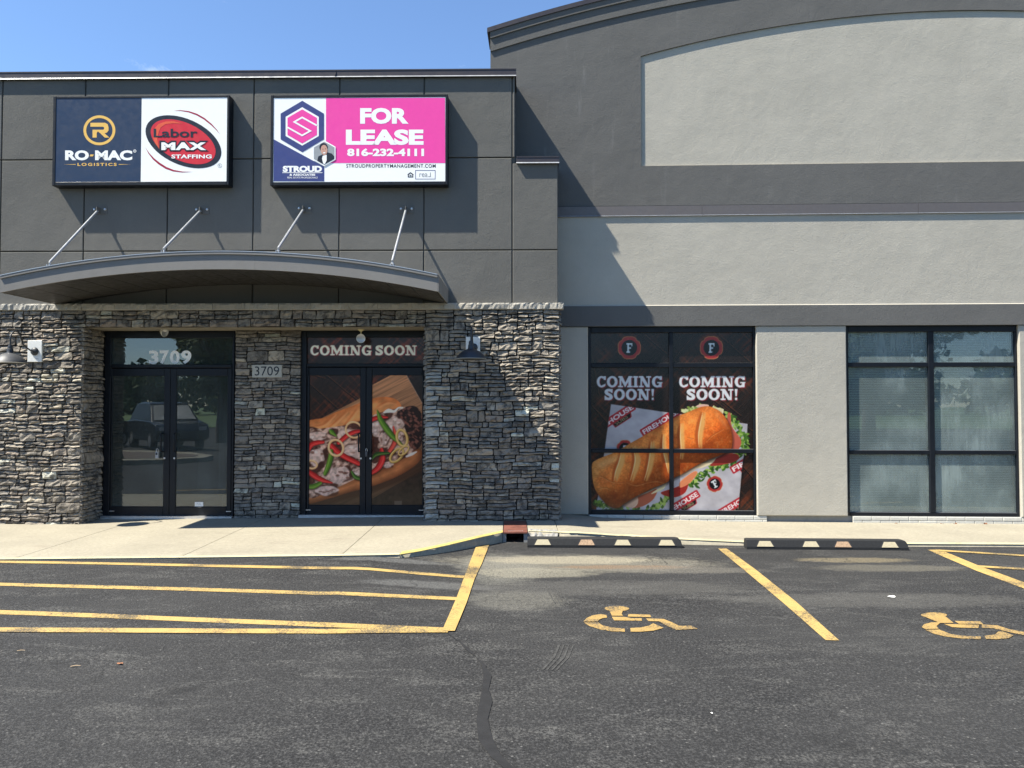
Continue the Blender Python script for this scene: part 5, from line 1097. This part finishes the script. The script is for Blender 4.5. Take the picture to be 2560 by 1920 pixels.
# painted kerb edge
def kerb_strip(xa, xb, w, mat, name):
    n = max(2, int((xb-xa)/.1)); xs = [xa+(xb-xa)*i/n for i in range(n+1)]; mb = MB()
    v = [(x, yE(x)+.002, z_walk(x)+.004) for x in xs]+[(x, yE(x)+w, z_walk(x)+.004) for x in xs]+[(x, yE(x)-.004, z_walk(x)-.0) for x in xs]+[(x, yE(x)-.001+.006, z_walk(x)-.05) for x in xs]; k = n+1
    mb.add(v, [(i, i+1, k+i+1, k+i) for i in range(n)]+[(2*k+i, 2*k+i+1, i+1, i) for i in range(n)]); obj(name, mb, mat, sw)
kerb_strip(EL[4][0], drx0-.005, .15, M['kerbyellow'], 'yellow_kerb_edge'); kerb_strip(-14, EL[4][0]-.005, .07, M['kerbcream'], 'faded_kerb_edge'); kerb_strip(drx1+.01, 11.4, .09, M['kerbcream'], 'faded_kerb_edge')
# trench drain plate over the gap in the kerb
dc = thing('drain_cover', WF, (drx0+drx1)/2, 9.7, z_walk((drx0+drx1)/2), 'rusty red steel drain cover plate across the sidewalk at the stone pillar foot', 'drain cover')
za = z_walk(drx0)-.002; zb_ = z_walk(drx1)-.002; yf = yE(drx0)-.02
n = 8; us2 = [drx0+.005+(drx1-drx0-.01)*i/n for i in range(n+1)]
for k, (y0, y1) in enumerate(((yf, yf+.22), (yf+.224, yf+.5), (yf+.504, yf+.78), (yf+.784, 10.57))):
    mb = MB(); mb.strip(us2, [z_walk(x)-.012 for x in us2], [z_walk(x)+.004 for x in us2], y0, y1); dpl = obj('plate', mb, M['steelred'], dc)
mb = MB(); v, t = text_mesh('TRENCH'); mb.add([(drx0+.06+(drx1-drx0-.12)*a, yf+.07+.05*b, z_walk(drx0+.06+(drx1-drx0-.12)*a)+.006) for a, b in v], t); obj('cast_lettering', mb, M['lip'], dc)
mb = MB(); mb.box(drx0+.07, drx1-.07, yf+.4, 10.5, -.3, -.0); obj('channel', mb, M['groove'], dc)
mb = MB(); mb.box(drx0+.0, drx0+.04, yf+.02, 10.5, -.3, za-.013); mb.box(drx1-.05, drx1, yf+.02, 10.5, -.3, zb_-.013); obj('channel_wall', mb, M['found'], dc)
# rough broken mortar right of the drain
rr = random.Random(3); mb = MB(); n = 14
x0_, x1_ = drx1+.01, jr-.01; xs = [x0_+(x1_-x0_)*i/n for i in range(n+1)]; v = []
for j in range(5):
    for x in xs: v.append((x+rr.uniform(-.01, .01), yE(x)-.05-.0+j*.035+rr.uniform(-.012, .012), (z_walk(x)+.012 if j > 1 else z_walk(x)-.05*(2-j))+rr.uniform(-.006, .008)))
mb.add(v, [(j*(n+1)+i, j*(n+1)+i+1, (j+1)*(n+1)+i+1, (j+1)*(n+1)+i) for j in range(4) for i in range(n)]); obj('mortar_patch', mb, m_flat('pale_broken_mortar', (.27, .26, .24), .9, bump=.9, var=.3, scale=30), sw)
# painted lines, children of the lot
def gpoly(pts, dz=.004, sub=1):
    out = []
    for i in range(len(pts)):
        a, b = pts[i], pts[(i+1) % len(pts)]
        for k in range(sub): t = k/sub; q = gpix(a[0]+(b[0]-a[0])*t, a[1]+(b[1]-a[1])*t); out.append((q.x, q.y, z_lot(q.x, q.y)+.0012*math.sin(q.x*3+q.y*5)+dz))
    return out
def gflat(name, pts, mat, par, dz=.004, label=None):
    mb = MB(); v = gpoly(pts, dz); a = sum(v[i][0]*v[(i+1) % len(v)][1]-v[(i+1) % len(v)][0]*v[i][1] for i in range(len(v))); v = v if a > 0 else v[::-1]
    mb.add(v, [tuple(range(len(v)))]); return obj(name, mb, mat, par, label=label)
def gline(name, pts, w, mat, par, dz=.004, label=None, jag=0., seed=1):
    """pts: pixels with optional per-point width in metres; a ribbon following the ground"""
    P_ = [gpix(x, y) for x, y in pts]; L = []; r = random.Random(seed)
    for a, b in zip(P_, P_[1:]):
        k = max(1, int((b-a).length/.15)); L += [a+(b-a)*(i/k) for i in range(k)]
    L.append(P_[-1]); ws = w if isinstance(w, (list, tuple)) else [w]*2; n = len(L); v = []
    for i, p in enumerate(L):
        t = (L[min(i+1, n-1)]-L[max(0, i-1)]); t.z = 0; t.normalize(); nn = Vector((-t.y, t.x, 0)); ww = float(np.interp(i/(n-1), np.linspace(0, 1, len(ws)), ws))/2
        for s in (1, -1): q = p+nn*(s*ww+r.uniform(-jag, jag)); v.append((q.x, q.y, z_lot(q.x, q.y)+.0012*math.sin(q.x*3+q.y*5)+dz))
    mb = MB(); mb.add(v, [(2*i+1, 2*i+3, 2*i+2, 2*i) for i in range(n-1)]); return obj(name, mb, mat, par, label=label)
Y_ = M['yellow']
gline('painted_line', [(-500, 1388), (0, 1405), (400, 1412), (800, 1421), (1050, 1434), (1160, 1443)], .105, Y_, lot, label='thin yellow hatch line nearest the sidewalk', jag=.002)
gline('painted_line', [(-500, 1438), (0, 1461.5), (400, 1472), (800, 1484), (1142, 1498)], .105, Y_, lot, label='middle yellow hatch line', jag=.002)
gline('painted_line', [(-500, 1506), (0, 1531), (400, 1546), (800, 1562), (1112, 1575)], .105, Y_, lot, dz=.003, label='slanting yellow hatch line', jag=.002)
gline('painted_line', [(-500, 1573), (0, 1575.5), (400, 1578.5), (800, 1580), (1120, 1578)], .105, Y_, lot, dz=.0065, label='yellow front line of the hatched bay', jag=.002)
gflat('painted_line', [(1193, 1360), (1224, 1361), (1205, 1410), (1186, 1450), (1166, 1510), (1137, 1580), (1105, 1580), (1140, 1500), (1168, 1425)], Y_, lot, .009, 'wide worn yellow line at the hatched bay corner')
gflat('painted_line', [(1795, 1372), (1817, 1372), (1890, 1425), (1990, 1505), (2098, 1602), (2064, 1601), (1960, 1510), (1862, 1427)], Y_, lot, .004, 'long slanted yellow line between the two accessible bays')
gflat('painted_line', [(2319, 1375), (2350, 1374.5), (2450, 1416), (2560, 1457), (2760, 1534), (2735, 1538), (2560, 1472), (2440, 1427)], Y_, lot, .004, 'slanted yellow line at the right edge of the photo')
gline('painted_line', [(2345, 1377), (2450, 1383), (2560, 1390), (2800, 1404)], .10, Y_, lot, dz=.0075); gline('painted_line', [(2445, 1417), (2560, 1424), (2800, 1440)], .10, Y_, lot, dz=.0075)
Z5 = lambda p: [(1200+x/3.6867, 1280+y/3.6867) for x, y in p]; Z6 = lambda p: [(1800+x/2.9105, 1280+y/2.9105) for x, y in p]
ell2 = lambda cx, cy, rx, ry, n=28: [(cx+rx*math.cos(2*math.pi*i/n), cy+ry*math.sin(2*math.pi*i/n)) for i in range(n)]
sy = setp(bpy.data.objects.new('wheelchair_symbol', None), None); 
def symbol(label, Z, polys):
    c = gpix(*Z([polys[0][0]])[0]); e = bpy.data.objects.new('wheelchair_symbol', None); col.objects.link(e); e.parent = lot; e.location = (c.x-OFF[lot.name].x, c.y-OFF[lot.name].y, -OFF[lot.name].z); OFF[e.name] = Vector((c.x, c.y, 0)); e['label'] = label
    for i, p in enumerate(polys): gflat('painted_patch', Z(p), M['symbol'], e, .004+.0012*(i % 2))
bpy.data.objects.remove(sy)
symbol('worn yellow wheelchair symbol in the nearer accessible bay', Z5, [ell2(1262, 893, 113, 25),
    [(1190, 905), (1320, 905), (1305, 945), (1318, 962), (1215, 962)], [(1215, 970), (1330, 972), (1400, 984), (1490, 984), (1492, 1008), (1235, 1004)], [(1368, 946), (1568, 952), (1578, 975), (1362, 970)],
    [(1530, 986), (1692, 990), (1770, 1022), (1832, 1053), (1945, 1053), (2006, 1082), (1808, 1092), (1735, 1060), (1650, 1012), (1552, 1010)],
    [(1172, 980), (1165, 957), (1120, 947), (1040, 958), (985, 983), (953, 1016), (1085, 1016), (1098, 998), (1130, 985)],
    [(955, 1023), (1090, 1023), (1130, 1050), (1220, 1070), (1335, 1080), (1335, 1109), (1220, 1104), (1110, 1087), (1010, 1056)], [(1385, 1076), (1480, 1072), (1560, 1054), (1595, 1032), (1692, 1075), (1600, 1100), (1480, 1110), (1388, 1109)]])
symbol('yellow wheelchair symbol at the right edge of the photo', Z6, [ell2(1557, 752, 95, 19), [(1480, 762), (1640, 762), (1700, 812), (1600, 812)], [(1628, 818), (1885, 824), (1880, 848), (1760, 846), (1690, 842)], [(1706, 797), (1895, 800), (1916, 822), (1738, 818)],
    [(1905, 822), (2020, 828), (2110, 858), (2300, 892), (2290, 916), (2140, 886), (1990, 850), (1905, 846)], [(1610, 806), (1540, 808), (1485, 822), (1468, 842), (1490, 857), (1592, 855), (1575, 836), (1592, 820)],
    [(1495, 861), (1596, 860), (1680, 893), (1790, 906), (1900, 912), (1896, 930), (1760, 924), (1640, 910), (1550, 888)], [(1925, 906), (2000, 898), (2030, 872), (2060, 876), (2138, 902), (2100, 924), (2010, 932), (1935, 928)]])
gline('tar_seam', [(1118, 1584), (1150, 1606), (1190, 1642), (1215, 1668)], [.01, .018, .02, .03], M['tar'], lot, .004, 'cracked black sealant seam running to the camera', .012, 3)
gline('tar_seam', [(1213, 1668), (1222, 1690), (1217, 1724), (1210, 1755), (1205, 1800), (1215, 1850), (1245, 1890), (1275, 1925), (1300, 1980)], [.02, .045, .05, .07, .045, .065, .05, .065, .055], M['tar'], lot, .0042, None, .016, 4)
gline('tyre_scuff', [(1365, 1468), (1388, 1510)], .012, m_flat('scuff_grey', (.04, .0395, .037), .95, var=.6), lot, .003, None, .003, 5)
for k in range(1, 4): gline('tyre_scuff', [(1365+11*k, 1468+k), (1390+11*k, 1512)], .010, bpy.data.materials['scuff_grey'], lot, .003, None, .003, 5+k)
for k in range(4): gline('tyre_scuff', [(1398+12*k, 1612), (1385+12*k, 1645), (1355+12*k, 1676)], .012, bpy.data.materials['scuff_grey'], lot, .003, None, .003, 15+k)
# wheel stops
def wheel_stop(px0, px1, yb0, yb1, label, refl):
    a, b = gpix(px0, yb0), gpix(px1, yb1); a.y += .012; b.y += .012; L = (b-a).length; mid = (a+b)/2; ang = math.atan2(b.y-a.y, b.x-a.x); fr = Frame(0, 0); fr.O = Vector((mid.x, mid.y, 0)); fr.th = -ang; fr.U = Vector((math.cos(ang), math.sin(ang), 0)); fr.N = Vector((-math.sin(ang), math.cos(ang), 0))
    zb = z_lot(mid.x, mid.y)+.001; t = thing('wheel_stop', fr, 0, 0, zb, label, 'wheel stop', 'black rubber wheel stops before the windows'); h = .115
    prof = [(0, 0), (0, .03), (.022, h-.01), (.03, h), (.12, h), (.128, h-.01), (.15, .03), (.15, 0)]; v = []; st = [(-L/2-.03, .0, .25), (-L/2, .35, .6), (-L/2+.04, 1, .98), (-L/2+.06, 1, 1), (0, 1, 1), (L/2-.06, 1, 1), (L/2-.04, 1, .98), (L/2, .35, .6), (L/2+.03, .0, .25)]
    st = [(-L/2, 1, .96), (-L/2+.02, 1, 1)]+[(x, 1, 1) for x in (0,)]+[(L/2-.06, 1, 1), (L/2-.02, 1, .93), (L/2, 1, .72), (L/2+.012, 1, .3)]
    for x, sy_, sh in st:
        for (y, z) in prof: v.append((x, y, zb+min(z, h*sh)))
    K = len(prof); f = [(i*K+k, (i+1)*K+k, (i+1)*K+(k+1) % K, i*K+(k+1) % K) for i in range(len(st)-1) for k in range(K)]; f += [tuple(range(K))[::-1], tuple(range((len(st)-1)*K, len(st)*K))]
    mb = MB(); mb.add(v, [q[::-1] for q in f]); obj('rubber_body', mb, M['rubber'], t)
    for i, (c, colr) in enumerate(refl):
        x = -L/2+L*c; pts = [(x-.098, .034), (x-.064, .096), (x+.064, .096), (x+.098, .034)]; fy = lambda z: .022*(z-.03)/(h-.04)
        fm = [(x-.115, .029), (x-.072, .1035), (x+.072, .1035), (x+.115, .029)]; mb = MB(); mb.add([(a_, fy(z)-.0025, zb+z) for a_, z in fm], [(0, 3, 2, 1)]); mb.f = [q[::-1] for q in mb.f]
        mb.f = [(3, 2, 1, 0)]; rc = obj('reflector_recess', mb, M['groove'], t)
        mb = MB(); mb.add([(a_, fy(z)-.006, zb+z) for a_, z in pts], [(3, 2, 1, 0)]); obj('reflector', mb, colr, t)
    return t
M['refl'] = m_flat('cream_reflector', (.5, .43, .28), .5, var=.12, scale=60); M['refl2'] = m_flat('scuffed_orange_reflector', (.42, .28, .17), .6, var=.35, scale=60)
wheel_stop(1318.5, 1704, 1369.5, 1371.5, 'black rubber wheel stop with cream reflectors, before the poster window', [(.1, M['refl']), (.385, M['refl2']), (.62, M['refl']), (.905, M['refl'])])
wheel_stop(1868, 2271, 1373.5, 1377, 'black rubber wheel stop with cream reflectors, before the blinded window', [(.115, M['refl']), (.4, M['refl']), (.6, M['refl2']), (.89, M['refl'])])
# small litter
def bit(name, px_, py_, L, w, mat, label, cat, ang, kind='twig', grp=None):
    q = gpix(px_, py_); z = z_lot(q.x, q.y)+.004; mb = MB(); c, s = math.cos(ang), math.sin(ang); r = random.Random(px_)
    if kind == 'twig': mb.tube([(q.x-c*L/2, q.y-s*L/2, z+w), (q.x, q.y+.004, z+w*1.6), (q.x+c*L/2, q.y+s*L/2, z+w)], [w, w, w*.6], 6)
    else:
        pts = [(q.x+L/2*math.cos(t)*r.uniform(.5, 1), q.y+L/2*math.sin(t)*r.uniform(.5, 1), z+r.uniform(0, w)) for t in [2*math.pi*i/9 for i in range(9)]]; mb.add([(q.x, q.y, z+w*.6)]+pts, [(0, 1+i, 1+(i+1) % 9) for i in range(9)])
    o = obj(name, mb, mat, None, label=label, cat=cat, group=grp); return o
bit('twig', 53, 1629, .05, .003, M['twig'], 'tiny dry twig on the asphalt near the left edge', 'twig', .2); bit('twig', 189, 1668, .06, .0035, M['twig'], 'pale twig on the asphalt beside the small red leaf', 'twig', .3)
bit('dead_leaf', 300, 1661, .05, .012, M['leafbit'], 'small curled red-brown leaf on the open asphalt at left', 'leaf', 0, 'leaf'); bit('paper_scrap', 2230, 1493, .09, .006, M['paper'], 'flat white paper scrap in the right accessible bay', 'litter', .1, 'leaf'); bit('paper_scrap', 1779, 1785, .02, .004, M['paper'], 'tiny white scrap on the foreground asphalt', 'litter', .1, 'leaf')
rr = random.Random(12); mb = MB()
for i in range(260):
    x = rr.uniform(1150, 1345); y = rr.uniform(1338, 1358) if x > 1255 else 1362-(x-1150)*.12+rr.uniform(-4, 6); q = gpix(x, y); s = rr.uniform(.006, .016); z = z_lot(q.x, q.y)+.002; a = rr.uniform(0, 6); mb.add([(q.x+s*math.cos(a), q.y+s*math.sin(a), z), (q.x+s*math.cos(a+2), q.y+s*math.sin(a+2), z+s*.5), (q.x+s*math.cos(a+4), q.y+s*math.sin(a+4), z+s*.3)], [(0, 1, 2)])
obj('debris', mb, m_flat('bark_debris', (.2, .14, .1), .9, var=.5, scale=40), None, label='scattered bark chips and grit at the drain mouth', kind='stuff')
# dead weeds at the foot of the brick sill
for i, xp in enumerate((2235, 2350, 2387, 2461)):
    u, z = RF.pix(xp, 1311, -.02); r = random.Random(i); mb = MB()
    for k in range(14): a = r.uniform(0, math.pi); L = r.uniform(.02, .05); mb.add([(u, -.02, z-.005), (u+L*math.cos(a), -.02-r.uniform(0, .03), z+L*math.sin(a)*.7), (u+L*math.cos(a)+.01, -.02-r.uniform(0, .03), z+L*math.sin(a)*.5)], [(0, 1, 2)])
    obj('dead_weed', mb, M['leafbit'], None, fr=RF, label=['first small dead weed from the left under the right window', 'second small dead weed from the left under the right window', 'third small dead weed from the left under the right window', 'reddish dead weed under the right window, rightmost of four'][i], cat='weed', group='dead weeds at the brick sill')
# ------------------------------------------------------------------ the far side of the lot, seen only in the glass
def foliage_mat(name, c):
    m, nt, b = newmat(name); g = G(nt); oi = g.noise(g.pos(), .9, 3); g.l(g.mix(oi, tuple(x*.6 for x in c), tuple(x*1.5 for x in c)), b.inputs['Base Color']); b.inputs['Roughness'].default_value = .8; return m
M['leaf'] = foliage_mat('tree_leaves', (.05, .085, .025)); M['bark'] = m_flat('bark', (.12, .09, .07), .9, bump=.5); M['grass'] = foliage_mat('mown_grass', (.08, .13, .035))
def tree(x, y, h, cr, label, seed, n=2600, low=.25, grp='trees behind the camera', leaf=1.):
    r = random.Random(seed); t = thing('broadleaf_tree', WF, x, y, 0, label, 'tree', grp)
    mb = MB(); mb.tube([(x, y, -.1), (x+.1, y, h*.25), (x, y+.1, h*.5), (x, y, h*.75)], [h*.03, h*.024, h*.018, h*.008], 10)
    for k in range(6): a = k*1.05+r.random(); mb.tube([(x, y, h*(.25+.05*k)), (x+cr*.35*math.cos(a), y+cr*.35*math.sin(a), h*(.4+.05*k)), (x+cr*.7*math.cos(a), y+cr*.7*math.sin(a), h*(.5+.05*k))], [h*.012, h*.008, h*.003], 6)
    obj('trunk', mb, M['bark'], t, smooth=True); cl = [(r.uniform(-.7, .7), r.uniform(-.7, .7), r.uniform(-.8, .8), r.uniform(.25, .5)) for _ in range(26)]; mb = MB(); zc, zr = h*(1+low)/2, h*(1-low)/2
    for i in range(n):
        q = cl[r.randrange(len(cl))]; d = Vector((r.gauss(0, 1), r.gauss(0, 1), r.gauss(0, 1))).normalized()*q[3]*r.uniform(.6, 1); p = Vector((x+(q[0]+d.x)*cr*.8, y+(q[1]+d.y)*cr*.8, zc+(q[2]+d.z)*zr*.85)); s = r.uniform(.16, .36)*h/9*leaf
        a, b = Vector((r.uniform(-1, 1), r.uniform(-1, 1), r.uniform(-1, 1))).normalized()*s, Vector((r.uniform(-1, 1), r.uniform(-1, 1), r.uniform(-1, 1))).normalized()*s; mb.add([p, p+a, p+a*.6+b, p+b*.7-a*.3], [(0, 1, 2, 3)])
    obj('crown', mb, M['leaf'], t)
tree(-13.6, -11.5, 9.5, 3.3, 'tall leafy tree beside the planting island, mirrored in the entrance doors', 1, 7500, .16)
tree(15.5, -17, 11, 6.0, 'broad tree mirrored in the left half of the right window', 2, 8000, .1); tree(35, -24, 8.5, 3.6, 'round tree mirrored at the right edge of the right window', 3, 2600)
for i in range(16): tree(-92+i*11+RNG.uniform(-3, 3), -88+RNG.uniform(-8, 8), RNG.uniform(6.5, 9.5), 9, 'dark leafy tree in the far row beyond the lawn, mirrored in the glass', 20+i, 1700, -.05, 'far tree row beyond the lawn', 3.2)
mb = MB(); mb.add([(-400, -400, .03), (400, -400, .03), (400, -30, .03), (-400, -30, .03)], [(0, 1, 2, 3)]); obj('lawn', mb, M['grass'], None, kind='structure', label='mown green lawn beyond the parking lot')
isl = [(-30, -3.2), (-13, -3.4), (-11, -2.6), (-9.6, -1.2), (-9.4, -.2), (-9.9, .6), (-11, 1.2), (-30, 2.0)]
mb = MB(); v = [(x, y, -.06) for x, y in isl]+[(x, y, .09) for x, y in isl]; mb.add(v, [tuple(range(8, 16))]+[(i, (i+1) % 8, 8+(i+1) % 8, 8+i) for i in range(8)]); obj('kerbed_island', mb, M['concrete'], None, kind='structure', label='concrete kerbed planting island')
mb = MB(); mb.add([(x*.95-.9, y*.72-.25, .1) for x, y in isl], [tuple(range(8))]); obj('mulch_bed', mb, M['bark'], None, kind='structure', label='dark mulch on the planting island')
pt = thing('utility_pole', WF, 31, -32, 0, 'wooden utility pole with a crossarm, mirrored in the right window', 'utility pole'); mb = MB(); mb.tube([(31, -32, -.1), (31, -32, 10)], [.16, .11], 10); obj('pole', mb, M['bark'], pt, smooth=True); mb = MB(); mb.box(29.8, 32.2, -32.2, -32.08, 9.0, 9.15); obj('crossarm', mb, M['bark'], pt)
def car(x, y, rot, body, label, suv=True):
    fr = Frame(0, 0); fr.O = Vector((x, y, 0)); fr.th = -rot; fr.U = Vector((math.cos(rot), math.sin(rot), 0)); fr.N = Vector((-math.sin(rot), math.cos(rot), 0))
    t = thing('parked_car', fr, 0, 0, -.05, label, 'car', 'cars parked behind the camera'); Hh = 1.72 if suv else 1.45
    def loft(prof, W):   # prof rows: (x, z) outline; widths taper upward
        mb = MB(); n = len(prof); v = []; 
        for s_ in (-1, -.96, .96, 1):
            for px_, pz in prof: k = 1-.22*max(0, (pz-.95)/(Hh-.95))**1.2; ins = .04 if abs(s_) == 1 else 0; v.append((px_*(1-ins*.3), s_*W/2*k, .0+pz-(ins*.3 if pz > .6 else -ins*.3)))
        f = [tuple(range(n)), tuple(range(4*n-1, 3*n-1, -1))]+[(j*n+i, (j+1)*n+i, (j+1)*n+(i+1) % n, j*n+(i+1) % n) for j in range(3) for i in range(n)]; return mb.add(v, f)
    bodyp = [(-2.25, .35), (-2.3, .7), (-2.2, 1.0), (-1.0, 1.06), (1.2, 1.04), (2.1, .92), (2.3, .7), (2.28, .4), (2.0, .3), (-2.0, .3)]; cab = [(-2.12, 1.0), (-1.95, 1.3), (-1.6, Hh-.06), (-.9, Hh), (.2, Hh-.02), (.55, Hh-.14), (1.25, 1.03)]
    for o_ in (obj('body', loft(bodyp, 1.86), body, t, smooth=True), obj('cabin', loft(cab, 1.74), M['ink'], t, smooth=True)): md = o_.modifiers.new('round', 'BEVEL'); md.width = .09; md.segments = 3
    rf = [(-1.72, Hh-.09), (-.9, Hh+.012), (.22, Hh-.005), (.42, Hh-.07), (.2, Hh-.06), (-.9, Hh-.05)]; obj('roof', loft(rf, 1.76), body, t)
    mb = MB(); mb.add([(.56, -.62, Hh-.13), (.56, .62, Hh-.13), (1.25, .74, 1.06), (1.25, -.74, 1.06)], [(3, 2, 1, 0), (0, 1, 2, 3)]); mb.v = [(a+.02, b, c+.02) for a, b, c in mb.v]; obj('windscreen_glare_panel', mb, M['white'], t)  # white panel imitates bright sky reflected in the windscreen
    for wx in (-1.4, 1.42):
        for sgn in (-1, 1):
            mb = MB(); mb.lathe([(.0, -.11), (.3, -.11), (.34, -.08), (.34, .08), (.3, .11), (0, .11)], (wx, sgn*.83, .34-.05), 24, (0, 1, 0)); w_ = obj('wheel', mb, M['rubber'], t, smooth=True); mb = MB(); mb.lathe([(0, .12), (.1, .125), (.2, .115), (.22, .1)], (wx, sgn*.83, .29), 16, (0, sgn, 0)); obj('rim', mb, M['lip'], w_, smooth=True)
    for sgn in (-1, 1):
        mb = MB(); mb.bbox(-.13, .13, -.03, .03, -.07, .07, .02); mb.v = [(2.27+b_, sgn*.68+a_, .76+c_) for a_, b_, c_ in mb.v]; obj('headlight', mb, M['lip'], t)
        mb = MB(); mb.bbox(-.1, .1, -.03, .03, -.14, .14, .02); mb.v = [(-2.27+b_, sgn*.76+a_, .86+c_) for a_, b_, c_ in mb.v]; obj('tail_light', mb, M['red'], t)
M['carpaint'] = m_flat('dark_blue_grey_car_paint', (.05, .06, .075), .22, .3, var=.03, spec=.6); M['carpaint2'] = m_flat('charcoal_car_paint', (.035, .038, .042), .22, .3, var=.03, spec=.6)
car(-13.9, -7.0, R(50), M['carpaint'], 'blue-grey suv with a white panel imitating sky glare on its windscreen, mirrored in the left door'); car(-17.4, -6.8, R(-75), M['carpaint2'], 'charcoal car with red tail lights, mirrored at the left door edge'); car(17.5, -1.2, R(172), M['carpaint2'], 'dark low car mirrored faintly in the right window', False)
